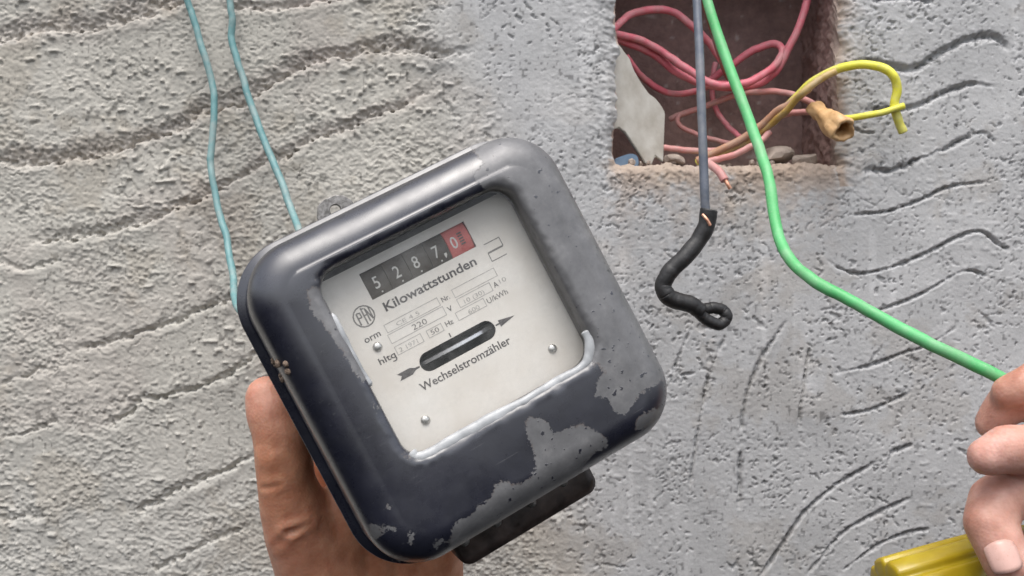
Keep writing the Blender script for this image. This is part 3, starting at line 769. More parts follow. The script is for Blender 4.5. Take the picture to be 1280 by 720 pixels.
# number wheels ---------------------------------------------------------
edges = [-16.4, -9.15, -1.9, 5.35, 12.45, 20.6]
RW = 8.0
for k, (dg_, dx) in enumerate(zip('52870', (-12.9, -5.7, 1.0, 8.3, 14.8))):
    x0, x1 = edges[k] + .05, edges[k + 1] - .05
    angs = np.linspace(0, 2 * math.pi, 72, endpoint=False); zc = PZ - 0.35 - RW; yc = 36.35
    def wl(r_, x): return np.stack([np.full(72, x), yc + r_ * np.sin(angs), zc + r_ * np.cos(angs)], 1)
    V, Fc = loft([wl(RW - 1.2, x0), wl(RW - .1, x0), wl(RW, x0 + .12), wl(RW, x1 - .12), wl(RW - .1, x1), wl(RW - 1.2, x1)], True, True)
    nf = len(Fc)
    tv, tf = text_geo(dg_, 0, None, 0, 5.6, 0, 0.03)
    tv[:, 0] = (tv[:, 0] - tv[:, 0].max() / 2) * 0.82 + dx; tv[:, 1] -= 2.05
    extra = [(tv, tf)]
    if k == 3: extra.append(prism([(10.5, -3.6), (11.2, -2.6), (11.2, -1.8), (10.3, -1.8), (10.3, -2.6)], 0))
    if k < 4: extra.append(prism([(dx + .3, -3.9), (dx + .8, -3.9), (dx + .8, -3.4), (dx + .3, -3.4)], 0))
    cutx = []
    for ev, ef in extra:                    # slice the figures so that they bend with the drum
        bm = bmesh.new(); vv = [bm.verts.new(v) for v in ev]
        for f_ in ef:
            try: bm.faces.new([vv[q] for q in f_])
            except ValueError: pass
        for yy_ in np.arange(-4.2, 4.2, 0.35):
            bmesh.ops.bisect_plane(bm, geom=bm.verts[:] + bm.edges[:] + bm.faces[:], plane_co=(0, yy_, 0), plane_no=(0, 1, 0))
        bm.verts.index_update()
        cutx.append((np.array([v.co[:] for v in bm.verts]), [tuple(v.index for v in f_.verts) for f_ in bm.faces])); bm.free()
    extra = cutx
    for ev, ef in extra:                    # wrap the figures on the drum
        a_ = ev[:, 1] / RW; rr_ = RW + 0.05 + ev[:, 2]
        ev[:, 1] = yc + rr_ * np.sin(a_); ev[:, 2] = zc + rr_ * np.cos(a_)
    V, Fc = joined([(V, Fc)] + extra)
    me = to_me('digit_wheel', V, Fc, [M_red if k == 4 else M_wheel, M_digit, M_print], False, True)
    mi = np.zeros(len(me.polygons), np.int32); mi[nf:] = 1
    me.polygons.foreach_set('material_index', mi)
    obj('digit_wheel', me, meter, label='red digit wheel of the tenths' if k == 4 else None)
# worn tenths graduation beside the last figure
V, Fc = joined([prism([(16.7 + .5 * 0, y_), (18.3, y_), (18.3, y_ + .5), (16.7, y_ + .5)], PZ - 0.28) for y_ in (34.4, 35.3, 36.2, 37.1, 38.0)])
obj('graduation', to_me('graduation', V, Fc, [M_wheel], False, True), meter)

# behind the slot: dark sheet painted as inner shade, bright rim of the disc
V, Fc = loft([at_z(rrect(0, 8, 36, 36, 4, 32), PZ - 58.0), at_z(rrect(0, 8, 36, 36, 4, 32), PZ - 57)], True, True)
obj('dark_backing', to_me('dark_backing', V, Fc, [M_dark], False), meter)
n = 96
def ring_y(r_, y_): return np.array([(0.5 + r_ * math.cos(2 * math.pi * k / n), y_, PZ - 26.5 + r_ * math.sin(2 * math.pi * k / n)) for k in range(n)])
V, Fc = loft([ring_y(4, 5.75), ring_y(24.6, 5.75), ring_y(25.0, 5.95), ring_y(25.0, 7.0), ring_y(24.6, 7.2), ring_y(4, 7.2)], True, True)
obj('rotor_disc', to_me('rotor_disc', V, Fc, [M_disc], False, True), meter)

# glazing and its putty
M_glass, t, b = new_mat('window_glass')
t.nodes.remove(b)
out = t.nodes['Material Output']
tr = N(t, 'ShaderNodeBsdfTransparent'); gl = N(t, 'ShaderNodeBsdfGlossy'); gl.inputs['Roughness'].default_value = 0.12
tr.inputs['Color'].default_value = (0.965, 0.965, 0.96, 1)
fr = N(t, 'ShaderNodeFresnel'); fr.inputs['IOR'].default_value = 1.45
df = N(t, 'ShaderNodeBsdfDiffuse'); df.inputs['Color'].default_value = (0.62, 0.62, 0.60, 1)
ge = N(t, 'ShaderNodeNewGeometry'); ff_ = N(t, 'ShaderNodeMath', operation='MULTIPLY_ADD'); t.links.new(ge.outputs['Backfacing'], ff_.inputs[0]); ff_.inputs[1].default_value = -1; ff_.inputs[2].default_value = 1
fm = N(t, 'ShaderNodeMath', operation='MULTIPLY'); t.links.new(ff_.outputs[0], fm.inputs[0]); t.links.new(fr.outputs[0], fm.inputs[1])
m1 = N(t, 'ShaderNodeMixShader'); t.links.new(fm.outputs[0], m1.inputs[0]); t.links.new(tr.outputs[0], m1.inputs[1]); t.links.new(gl.outputs[0], m1.inputs[2])
nd = ramp(t, noise(t, 45, 5, 0.7).outputs['Fac'], [(0.48, (0.01,) * 3), (0.72, (0.15,) * 3)])       # film of dust, also painted as glare haze on the pane
nm = N(t, 'ShaderNodeMath', operation='MULTIPLY'); t.links.new(ff_.outputs[0], nm.inputs[0]); t.links.new(nd.outputs[0], nm.inputs[1])
m2 = N(t, 'ShaderNodeMixShader'); t.links.new(nm.outputs[0], m2.inputs[0]); t.links.new(m1.outputs[0], m2.inputs[1]); t.links.new(df.outputs[0], m2.inputs[2])
t.links.new(m2.outputs[0], out.inputs['Surface'])
L = [at_z(rrect(ocx, ocy, ohw - .25, ohh - .25, 7.3, 96), -6.4), at_z(rrect(ocx, ocy, ohw - .25, ohh - .25, 7.3, 96), -5.4)]
V, Fc = loft(L, True, True); obj('glass_pane', to_me('glass_pane', V, Fc, [M_glass], False), meter)

def putty(pts, rad, seed, flat=0.6):
    P = catmull([(x, y, z) for x, y, z in pts], 22)
    t_ = np.arange(len(P), dtype=float)
    rr_ = rad * (0.7 + 0.6 * fbm(t_, t_ * 0 + 3, 26, seed, 2))
    rr_[:3] *= [0.3, .6, .85]; rr_[-3:] *= [.85, .6, .3]
    V, Fc = tube_geo(P, rr_, 12)
    V[:, 2] = P[:, 2].mean() + (V[:, 2] - P[:, 2].mean()) * 0.6
    V += 0.7 * np.stack([fbm(V[:, 0], V[:, 1] + V[:, 2], 5.0, seed + k, 2) - 0.5 for k in range(3)], 1)
    return V, Fc
V, Fc = joined([putty([(-33.6, -21.5, -1.6), (-32.2, -24.0, -0.9), (-27, -24.9, -0.9), (-12, -25.0, -0.9), (4, -25.1, -0.8), (18, -25.2, -0.9), (28, -24.9, -0.9), (33.2, -22.8, -1.0), (35.6, -18.5, -1.3), (36.2, -14.5, -1.8)], 2.0, 301)])
obj('putty_strip', to_me('putty_strip', V, Fc, [M_putty]), meter)
V, Fc = putty([(-34.8, 29, -1.6), (-35.3, 20, -1.1), (-35.2, 10, -1.1), (-34.8, 3, -1.8)], 1.0, 311)
obj('putty_strip', to_me('putty_strip', V, Fc, [M_putty]), meter)
# lump of dried mud on the left shoulder
rs = np.random.RandomState(5); parts_ = []
for k in range(9):
    px_, py_ = 352 + rs.uniform(-9, 9), 463 + rs.uniform(-13, 13)
    d2 = np.linalg.norm(pp - (px_, py_), axis=1) + np.where(CV[:, 2] < -20, 50, 0); c0 = CV[np.argmin(d2)]
    bm = bmesh.new(); bmesh.ops.create_icosphere(bm, subdivisions=2, radius=rs.uniform(.7, 1.5))
    v_ = np.array([v.co[:] for v in bm.verts]); f_ = [tuple(v.index for v in q.verts) for q in bm.faces]; bm.free()
    v_ *= 1 + 0.5 * (rs.rand(len(v_), 1) - .5); v_[:, 2] *= .6
    parts_.append((v_ + c0, f_))
V, Fc = joined(parts_); obj('mud_lump', to_me('mud_lump', V, Fc, [M_mud]), meter)

# ---------------------------------------------------------------- wires
def wire_mat(name, c1, c2, rough=(0.42, 0.6), scale=120, dusty=0.5):
    m = simple(name, c1, c2, scale, rough, bumpk=(0.25, 0.0003), spec=0.45)
    t = m.node_tree; b = t.nodes['Principled BSDF']; src = b.inputs['Base Color'].links[0].from_socket
    d1 = ramp(t, noise(t, 75, 6, 0.7).outputs['Fac'], [(0.44, (0, 0, 0)), (0.70, (dusty,) * 3)])
    d2 = ramp(t, noise(t, 700, 3, 0.6).outputs['Fac'], [(0.62, (0, 0, 0)), (0.72, (dusty * 0.9,) * 3)])
    mxd = N(t, 'ShaderNodeMath', operation='MAXIMUM'); t.links.new(d1.outputs[0], mxd.inputs[0]); t.links.new(d2.outputs[0], mxd.inputs[1])
    mc = N(t, 'ShaderNodeMix'); mc.data_type = 'RGBA'; mc.inputs['B'].default_value = (0.40, 0.38, 0.35, 1)
    t.links.new(mxd.outputs[0], mc.inputs['Factor']); t.links.new(src, mc.inputs['A']); t.links.new(mc.outputs['Result'], b.inputs['Base Color'])
    return m
M_teal = wire_mat('teal_insulation', (0.085, 0.215, 0.225), (0.15, 0.29, 0.295))
M_pink = wire_mat('red_pink_insulation', (0.60, 0.12, 0.165), (0.74, 0.22, 0.27))
M_palepink = wire_mat('dusty_pink_insulation', (0.50, 0.20, 0.19), (0.62, 0.29, 0.27))
M_green = wire_mat('green_insulation', (0.07, 0.36, 0.115), (0.12, 0.46, 0.185), (0.42, 0.6), 60, 0.35)
M_slate = wire_mat('slate_insulation', (0.065, 0.078, 0.105), (0.115, 0.13, 0.165), (0.35, 0.5), dusty=0.25)
M_tape = simple('black_tape', (0.010, 0.010, 0.011), (0.026, 0.025, 0.026), 160, (0.4, 0.6), bumpk=(0.5, 0.0004))
M_yellow = wire_mat('yellow_insulation', (0.60, 0.56, 0.035), (0.72, 0.68, 0.08))
M_ochre = wire_mat('dusty_yellow_insulation', (0.40, 0.25, 0.065), (0.56, 0.37, 0.08), scale=90)
M_tan = wire_mat('tan_insulation', (0.40, 0.20, 0.12), (0.52, 0.30, 0.19), scale=90)
M_rust = wire_mat('brown_red_insulation', (0.20, 0.05, 0.035), (0.32, 0.10, 0.06))
M_nut = simple('orange_tape', (0.46, 0.26, 0.11), (0.66, 0.43, 0.22), 160, (0.4, 0.6), bumpk=(0.5, 0.0006))
M_copper = simple('bare_copper', (0.55, 0.25, 0.16), (0.72, 0.40, 0.28), 300, (0.3, 0.5), 0.7, bumpk=(0.2, 0.0002))

def wire(name, pts, r, mat, label, cat='wire', group=None, n=12, parent=None, kink=0.25, seed=0):
    """pts: (px, py, depth mm); r in mm"""
    P = catmull([tuple(p if isinstance(p, Vector) else PX(*p)) for p in pts], n)
    t_ = np.arange(len(P), dtype=float)
    rs_ = seed or (len(pts) * 7 + int(pts[0][0]))
    P = P + kink * 0.001 * np.stack([fbm(t_, t_ * 0 + k, 9, 400 + rs_ + 13 * k, 3) - 0.5 for k in range(3)], 1) * 2
    r = r * (0.9 if name == 'coiled_wire' else 1.0)
    V, Fc = tube_geo(P, r / 1000 * (0.96 + 0.08 * vnoise(t_, t_ * 0, 6, 500 + rs_)), 14)
    return obj(name, mesh_np(name, V, faces=Fc, mats=[mat]), parent, label, cat, group)

D0 = 455
wire('hanging_wire', [(226, -40, D0), (234, 2, D0), (243, 26, D0), (254, 66, D0 - 2), (266, 108, D0 - 3), (268, 140, D0 - 5), (264, 185, D0 - 8), (264, 215, D0 - 10), (272, 262, D0 - 14), (284, 300, D0 - 20), (291, 342, D0 - 30), (294, 372, D0 - 44), (304, 392, D0 - 66), ML(-52, 30, -72), ML(-42, 28, -77.6), ML(-30, 26, -77.6)], 1.75, M_teal, 'left of the two teal wires, the one bent like a knee beside the meter corner', kink=0.6)
wire('hanging_wire', [(283, -40, D0), (286, -5, D0), (290, 22, D0), (289, 48, D0), (298, 82, D0 - 2), (314, 130, D0 - 5), (332, 180, D0 - 10), (350, 224, D0 - 16), (365, 262, D0 - 24), (376, 292, D0 - 40), (384, 315, D0 - 62), ML(-28, 44, -76), ML(-26, 36, -77.7), ML(-24, 24, -77.7)], 1.8, M_teal, 'straighter teal wire running down behind the meter top, right of its bent twin', kink=0.6)

c3 = lambda pts, dep: [(740 + a_ / 3.048, b_ / 3.048, d_) for (a_, b_), d_ in zip(pts, dep)]
def lerpd(n_, *ds): return np.interp(np.linspace(0, 1, n_), np.linspace(0, 1, len(ds)), ds)
def pinkw(pts, ds, r, mat, label, grp='red wires coiled in the niche'):
    wire('coiled_wire', c3(pts, lerpd(len(pts), *ds)), r, mat, label, group=grp, kink=0.5)
pinkw([(60, 120), (100, 95), (150, 55), (240, 36), (310, 47), (370, 88), (420, 135), (460, 180), (500, 240), (540, 300), (560, 330)], (476, 488, 492, 498, 500), 2.3, M_pink, 'red wire arching highest across the niche, under the top edge of the photo')
pinkw([(60, 122), (100, 132), (180, 152), (260, 192), (330, 238), (400, 286), (450, 315), (520, 326), (600, 311), (680, 265), (718, 218), (722, 182), (685, 168), (610, 193), (540, 240), (470, 292), (420, 330)], (476, 490, 486, 484, 492, 502, 510), 2.35, M_pink, 'red wire turning back in a narrow loop at the niche centre')
pinkw([(60, 150), (110, 152), (230, 203), (310, 270), (400, 312), (500, 331), (620, 324), (695, 275), (745, 190), (785, 105), (815, 20), (830, -60)], (478, 494, 494, 492, 488, 488), 2.4, M_pink, 'red wire sweeping up out of the niche at the photo top')
pinkw([(130, 215), (165, 265), (205, 303), (260, 342), (330, 357), (400, 345), (470, 322), (530, 318)], (488, 500, 504, 500), 2.0, M_pink, 'red wire sagging lowest across the niche behind the white board')
pinkw([(300, 455), (340, 436), (430, 405), (520, 371), (600, 352), (700, 350), (780, 366), (850, 398), (880, 420)], (508, 504, 496, 490, 470, 458), 1.9, M_palepink, 'dusty pink wire running level across the niche to the orange cap')
pinkw([(335, 430), (325, 460), (345, 488), (400, 512), (470, 532), (540, 548)], (505, 505, 500), 1.5, M_palepink, 'thin dusty pink wire curling low at the rear of the niche', grp='dusty pink wires low in the niche')
pinkw([(470, 240), (462, 300), (458, 360), (475, 420), (510, 470), (550, 510), (580, 530)], (512, 510, 500), 1.7, M_pink, 'red wire hanging down vertically in the middle of the niche')
pinkw([(260, 560), (330, 568), (420, 574), (500, 568), (560, 545), (640, 492), (700, 450), (760, 430), (830, 428), (870, 428)], (490, 488, 482, 470, 458), 1.9, M_palepink, 'dusty pink wire from the white board along the sill to the orange cap', grp='dusty pink wires low in the niche')
pinkw([(420, 618), (480, 606), (540, 590), (600, 562), (640, 538), (680, 500)], (476, 470, 470), 1.9, M_palepink, 'short dusty pink wire lying on the sill under the yellow one', grp='dusty pink wires low in the niche')
pinkw([(440, -60), (428, 10), (440, 60), (462, 130), (486, 210), (500, 260), (520, 300)], (470, 486, 498), 1.5, M_rust, 'thin brown wire between the slate and green wires in the niche')

# yellow and tan wires, orange capped joint
wire('yellow_wire', c3([(400, 622), (440, 602), (520, 562), (600, 520), (680, 470), (740, 412), (800, 350), (860, 300), (940, 263), (1030, 246), (1100, 256), (1145, 285), (1163, 335), (1152, 400), (1166, 455), (1186, 505)], lerpd(16, 488, 484, 474, 462, 450, 444, 446, 448)), 2.3, M_yellow, 'yellow wire arching out of the niche and over the wall')
V1 = c3([(400, 612), (470, 580), (560, 535), (640, 482), (700, 428), (750, 398), (790, 365), (830, 335)], lerpd(8, 484, 474, 462, 452))
wire('tan_wire', V1, 2.0, M_tan, 'dusty tan wire twisted along the lower part of the yellow wire')
wire('ochre_wire', c3([(430, 606), (520, 572), (590, 540), (650, 498), (705, 452), (745, 420), (780, 375), (815, 345), (870, 302), (930, 272)], lerpd(10, 482, 476, 462, 450, 448)), 1.8, M_ochre, 'dirty ochre wire wrapped against the tan wire in the niche')
wire('yellow_wire', c3([(900, 440), (960, 452), (1050, 440), (1120, 424), (1188, 403)], lerpd(5, 452, 444, 444)), 1.7, M_yellow, 'short yellow wire end sticking out sideways from the orange cap')
# cap: a flaring, dented cone with a mouth
ca, cb = PX(740 + 838 / 3.048, 408 / 3.048, 458), PX(740 + 962 / 3.048, 500 / 3.048, 436)
ux = (cb - ca).normalized(); uy = ux.cross(Vector((0, 1, 0))).normalized(); uz = ux.cross(uy)
Lc = []
prof = [(0.0, 2.6), (0.05, 4.6), (0.12, 5.2), (0.2, 5.0), (0.27, 4.2), (0.34, 4.5), (0.48, 6.0), (0.62, 6.6), (0.75, 7.5), (0.9, 7.6), (0.98, 7.3), (1.0, 6.4), (0.985, 5.0), (0.9, 4.3), (0.72, 3.7), (0.5, 2.0)]
for s, r_ in prof:
    l = []
    for k in range(28):
        a_ = 2 * math.pi * k / 28
        r2_ = r_ * (1 + 0.10 * math.sin(3 * a_ + 5 * s) + 0.07 * math.sin(5 * a_ - 7 * s) + 0.05 * math.sin(9 * a_ + 11 * s))
        p = ca + (cb - ca) * s + (uy * math.cos(a_) + uz * math.sin(a_)) * r2_ * 0.86 / 1000
        l.append(tuple(p))
    Lc.append(np.array(l))
V, Fc = loft(Lc, True, True)
obj('wire_connector', mesh_np('wire_connector', V, faces=Fc, mats=[M_nut]), None, 'orange cone-shaped cap joining wires at the lower right corner of the niche', 'wire connector')

# slate wire with its taped, hooked end
hook = wire('slate_wire', [(868, -60, 418), (871, 0, 414), (874, 60, 408), (876, 110, 404), (878, 170, 400), (880, 220, 398), (881, 245, 397), (882, 262, 397), (884, 276, 397)], 2.05, M_slate, 'slate grey wire hanging straight down with a black taped hook at its end', kink=0.15)
wire('taped_end', [(886, 262, 397), (882, 284, 397), (870, 305, 397), (852, 325, 396), (836, 342, 396), (829, 358, 396), (834, 370, 396), (848, 376, 397), (864, 381, 398), (876, 389, 399)], 3.9, M_tape, None, None, parent=hook, kink=0.4)
wire('hook', [(868, 384, 398), (878, 396, 399), (890, 404, 400), (902, 404, 401), (908, 396, 402), (902, 387, 402), (890, 385, 401), (878, 386, 400), (868, 382, 399)], 2.7, M_tape, None, None, parent=hook, kink=0.5)
wire('bare_copper', [(878, 268, 393), (884, 275, 392), (888, 282, 392)], 0.7, M_copper, None, None, parent=hook, kink=0.1)
stub = wire('wire_stub', [(884, 203, 452), (893, 209, 446), (900, 216, 442), (906, 226, 440)], 2.1, M_palepink, 'short pale pink wire stub poking over the niche sill beside the slate wire')
wire('bare_copper', [(906, 224, 440), (910, 231, 439), (913, 236, 439)], 1.0, M_copper, None, None, parent=stub, kink=0.05)

wire('green_wire', [(868, -60, 440), (884, 0, 428), (898, 45, 420), (916, 96, 412), (936, 150, 402), (950, 188, 394), (962, 230, 384), (968, 270, 376), (976, 304, 368), (992, 330, 360), (1020, 352, 352), (1060, 374, 345), (1110, 402, 338), (1160, 428, 332), (1210, 452, 328), (1250, 472, 325), (1290, 492, 322)], 2.45, M_green, 'bright green wire running from the niche to the fingers at the photo edge', kink=0.3)

# things lying in the niche
M_board = simple('whitewashed_board', (0.38, 0.355, 0.31), (0.60, 0.59, 0.55), 75, (0.7, 0.85), bumpk=(0.4, 0.0005))
def slab(name, pts, d0, d1, thick, mats, label, cat, mid=None):
    """an irregular broken slab standing in the niche: outline in picture points, depth running d0..d1 across"""
    xs = [p[0] for p in pts]; x0, x1 = min(xs), max(xs)
    bm = bmesh.new()
    fr_ = [PX(p[0], p[1], d0 + (d1 - d0) * (p[0] - x0) / (x1 - x0)) for p in pts]
    a_ = [bm.verts.new(v) for v in fr_]; f_ = bm.faces.new(a_)
    r_ = bmesh.ops.extrude_face_region(bm, geom=[f_])
    for v in [g for g in r_['geom'] if isinstance(g, bmesh.types.BMVert)]: v.co += Vector((-0.0006, thick / 1000, 0.0005))
    bmesh.ops.recalc_face_normals(bm, faces=bm.faces)
    bmesh.ops.bevel(bm, geom=list(bm.edges), offset=0.0006, segments=2, affect='EDGES')
    return obj(name, bm_mesh(name, bm, mats), None, label, cat)
c4 = lambda pts: [(750 + a_ / 3.787, 30 + b_ / 3.787) for a_, b_ in pts]
slab('broken_board', c4([(60, 75), (92, 98), (118, 135), (140, 160), (160, 215), (190, 270), (232, 330), (262, 350), (290, 385), (309, 420), (304, 540), (300, 655), (262, 625), (252, 648), (244, 668), (215, 662), (180, 605), (150, 560), (118, 512), (90, 492), (60, 500)]), 470, 488, 5, [M_board], 'broken whitewashed board leaning in the left of the niche', 'broken board')
M_blue = simple('blue_plastic', (0.10, 0.16, 0.24), (0.20, 0.28, 0.38), 90, (0.4, 0.6), bumpk=(0.3, 0.0004))
slab('plastic_scrap', c4([(70, 640), (110, 622), (150, 612), (178, 622), (185, 650), (180, 690), (60, 690)]), 470, 474, 8, [M_blue], 'dull blue plastic scrap on the sill under the white board', 'plastic scrap')
M_rub = simple('mortar_rubble', (0.22, 0.175, 0.145), (0.42, 0.35, 0.30), 140, (0.85, 0.95), bumpk=(0.6, 0.0008))
def lump(name, px, py, dep, sx, sy, sz, seed, mat, label):
    bm = bmesh.new(); bmesh.ops.create_icosphere(bm, subdivisions=3, radius=1.0)
    r_ = np.random.RandomState(seed); ax_ = [Vector(r_.randn(3)).normalized() for _ in range(9)]; off = [r_.uniform(.55, .95) for _ in range(9)]
    for v in bm.verts:
        for d_, o_ in zip(ax_, off):
            s = v.co.dot(d_)
            if s > o_: v.co -= d_ * (s - o_) * 0.92
    M_ = Matrix.Rotation(r_.uniform(-.4, .4), 4, 'Y')
    c0 = PX(px, py, dep)
    for v in bm.verts:
        v.co = M_ @ Vector((v.co.x * sx, v.co.y * sy, v.co.z * sz)) / 1000; v.co += c0
    return obj(name, bm_mesh(name, bm, [mat]), None, label, 'rubble')
lump('mortar_chunk', 968, 196, 476, 11, 9, 5.5, 3, M_rub, 'largest mortar chunk on the niche sill, right of the green wire')
lump('mortar_chunk', 1006, 200, 472, 9, 8, 4.0, 7, M_rub, 'flat mortar chunk on the sill below the orange cap')
lump('mortar_chunk', 843, 200, 470, 6, 6, 3.2, 9, M_rub, 'small mortar chunk between white board and slate wire')
rs = np.random.RandomState(11); parts_ = []
for k in range(70):
    bm = bmesh.new(); bmesh.ops.create_icosphere(bm, subdivisions=1, radius=rs.uniform(.8, 2.6) / 1000)
    v_ = np.array([v.co[:] for v in bm.verts]); f_ = [tuple(v.index for v in q.verts) for q in bm.faces]; bm.free()
    v_ *= 1 + .5 * (rs.rand(len(v_), 1) - .5)
    dep = rs.uniform(550, 606); c0 = np.array([rs.uniform(NX0 + 8, NX1 - 8) / 1000, dep / 1000, (NZ0 + rs.uniform(0.5, 2.2)) / 1000 + EYE])
    parts_.append((v_ + c0, f_))
V, Fc = joined(parts_); obj('crumbs', mesh_np('crumbs', V, faces=Fc, mats=[M_rub], smooth=False), None, 'mortar crumbs strewn along the niche sill', 'crumbs', kind='stuff')

# ---------------------------------------------------------------- hands
def skin_mat(name):
    m, t, b = new_mat(name)
    a_ = N(t, 'ShaderNodeAttribute'); a_.attribute_name = 'tint'
    n_ = noise(t, 140, 5, 0.6); r_ = ramp(t, n_.outputs['Fac'], [(0.3, (0.80, 0.66, 0.61)), (0.7, (1.10, 1.10, 1.10))])
    mx_ = N(t, 'ShaderNodeMix'); mx_.data_type = 'RGBA'; mx_.blend_type = 'MULTIPLY'; mx_.inputs['Factor'].default_value = 1
    t.links.new(a_.outputs['Color'], mx_.inputs['A']); t.links.new(r_.outputs[0], mx_.inputs['B'])
    t.links.new(mx_.outputs['Result'], b.inputs['Base Color'])
    b.inputs['Subsurface Weight'].default_value = 0.35
    b.inputs['Subsurface Radius'].default_value = (1.0, 0.32, 0.16)
    b.inputs['Subsurface Scale'].default_value = 0.006
    b.inputs['Roughness'].default_value = 0.48; b.inputs['Specular IOR Level'].default_value = 0.4
    v_ = N(t, 'ShaderNodeTexVoronoi'); v_.inputs['Scale'].default_value = 900; t.links.new(t.nodes['TC'].outputs['Object'], v_.inputs['Vector'])
    ad_ = N(t, 'ShaderNodeMath', operation='MULTIPLY_ADD'); t.links.new(n_.outputs['Fac'], ad_.inputs[0]); ad_.inputs[1].default_value = 1.5; t.links.new(v_.outputs['Distance'], ad_.inputs[2])
    bump(t, b, ad_.outputs[0], 0.24, 0.0004)
    return m
M_skin = skin_mat('skin')
M_nail = simple('finger_nail', (0.52, 0.31, 0.26), (0.60, 0.38, 0.33), 200, (0.25, 0.35), bumpk=(0.05, 0.0002))

def body(name, chains, voxel=0.0012, smooth_it=10, base=(0.50, 0.24, 0.143), tips=(), creases=(), tipcol=(0.60, 0.34, 0.27)):
    """chains of (point, radius m): capsules fused by a voxel remesh to ONE continuous skin"""
    caps = []
    for ch in chains:
        for (p0, r0), (p1, r1) in zip(ch[:-1], ch[1:]):
            bm = bmesh.new()
            for p, r in ((p0, r0), (p1, r1)):
                bmesh.ops.create_icosphere(bm, subdivisions=3, radius=r, matrix=Matrix.Translation(p))
            src = np.array([v.co[:] for v in bm.verts]); bm.free()
            bm = bmesh.new(); vs = [bm.verts.new(v) for v in src]
            hull = bmesh.ops.convex_hull(bm, input=vs)
            loose = [v for v in bm.verts if not v.link_faces]
            bmesh.ops.delete(bm, geom=loose, context='VERTS')
            bm.verts.index_update()
            caps.append((np.array([v.co[:] for v in bm.verts]), [tuple(v.index for v in f_.verts) for f_ in bm.faces])); bm.free()
    cv, cf = joined(caps)
    me0 = bpy.data.meshes.new('tmp'); me0.from_pydata([tuple(v) for v in cv], [], cf)
    tmp = bpy.data.objects.new('tmp', me0); COL.objects.link(tmp)
    rm = tmp.modifiers.new('r', 'REMESH'); rm.mode = 'VOXEL'; rm.voxel_size = voxel
    sm = tmp.modifiers.new('s', 'SMOOTH'); sm.factor = 0.5; sm.iterations = smooth_it
    dg = bpy.context.evaluated_depsgraph_get(); me = bpy.data.meshes.new_from_object(tmp.evaluated_get(dg))
    bpy.data.objects.remove(tmp); me.name = name
    n_ = len(me.vertices); co = np.empty(n_ * 3, np.float32); me.vertices.foreach_get('co', co); co = co.reshape(-1, 3)
    nr_ = np.array([v.normal[:] for v in me.vertices])
    disp = np.zeros(n_)
    for (a_, b_, w_, d_) in creases:                   # folds of skin: segment a-b, width, depth (m)
        a_ = np.array(a_); b_ = np.array(b_); e = b_ - a_
        t_ = np.clip(((co - a_) @ e) / (e @ e), 0, 1); dist = np.linalg.norm(co - a_ - t_[:, None] * e, axis=1)
        disp -= d_ * np.exp(-(dist / w_) ** 2) - 0.45 * d_ * np.exp(-((dist - 2.2 * w_) / (1.4 * w_)) ** 2)
    X_, Y_, Z_ = co[:, 0] * 1000, co[:, 1] * 1000, co[:, 2] * 1000
    disp += 0.0006 * (fbm(X_ + Y_, Z_ - Y_, 12, 701, 3) - 0.5)
    co = co + nr_ * disp[:, None]
    me.vertices.foreach_set('co', co.astype(np.float32).ravel()); me.update()
    c_ = np.tile(np.array(base), (n_, 1))
    for p, r, k in tips:
        w_ = (k * np.exp(-(np.linalg.norm(co - np.array(p), axis=1) / r) ** 2))[:, None]
        c_ = c_ * (1 - w_) + np.array(tipcol) * w_
    c_ *= (1 + 0.22 * (fbm(X_ + 0.5 * Y_, Z_ + 0.5 * Y_, 16, 711, 3) - 0.5))[:, None]
    set_color(me, 'tint', c_)
    me.materials.clear(); me.materials.append(M_skin)
    me.polygons.foreach_set('use_smooth', np.ones(len(me.polygons), bool))
    return me
def nail(parent, center, axis_dir, normal, length, width):
    a_ = Vector(axis_dir).normalized(); n_ = Vector(normal); n_ = (n_ - a_ * n_.dot(a_)).normalized(); s_ = a_.cross(n_)
    V = []; nu, nv = 9, 9
    for i in range(nu):
        for j in range(nv):
            u = i / (nu - 1) * 2 - 1; v = j / (nv - 1) * 2 - 1
            ww = width * (1 - 0.25 * max(abs(u) - .4, 0) ** 2)
            ll = length * math.sqrt(max(1 - 0.35 * v * v, 0))
            V.append(tuple(Vector(center) + a_ * (u * ll / 2) + s_ * (v * ww / 2) - n_ * (0.22 * width * v * v + 0.05 * length * u * u)))
    Fc = [(i * nv + j, i * nv + j + 1, (i + 1) * nv + j + 1, (i + 1) * nv + j) for i in range(nu - 1) for j in range(nv - 1)]
    Vb = [tuple(Vector(v) - n_ * 0.0006) for v in V]; k = len(V)
    Fb = [tuple(reversed([q + k for q in f_])) for f_ in Fc]
    rimi = [j for j in range(nv)] + [i * nv + nv - 1 for i in range(1, nu)] + [(nu - 1) * nv + j for j in range(nv - 2, -1, -1)] + [i * nv for i in range(nu - 2, 0, -1)]
    Fr = [(rimi[q], rimi[q] + k, rimi[(q + 1) % len(rimi)] + k, rimi[(q + 1) % len(rimi)]) for q in range(len(rimi))]
    return obj('finger_nail', mesh_np('finger_nail', V + Vb, faces=Fc + Fb + Fr, mats=[M_nail]), parent)

mm = 0.001
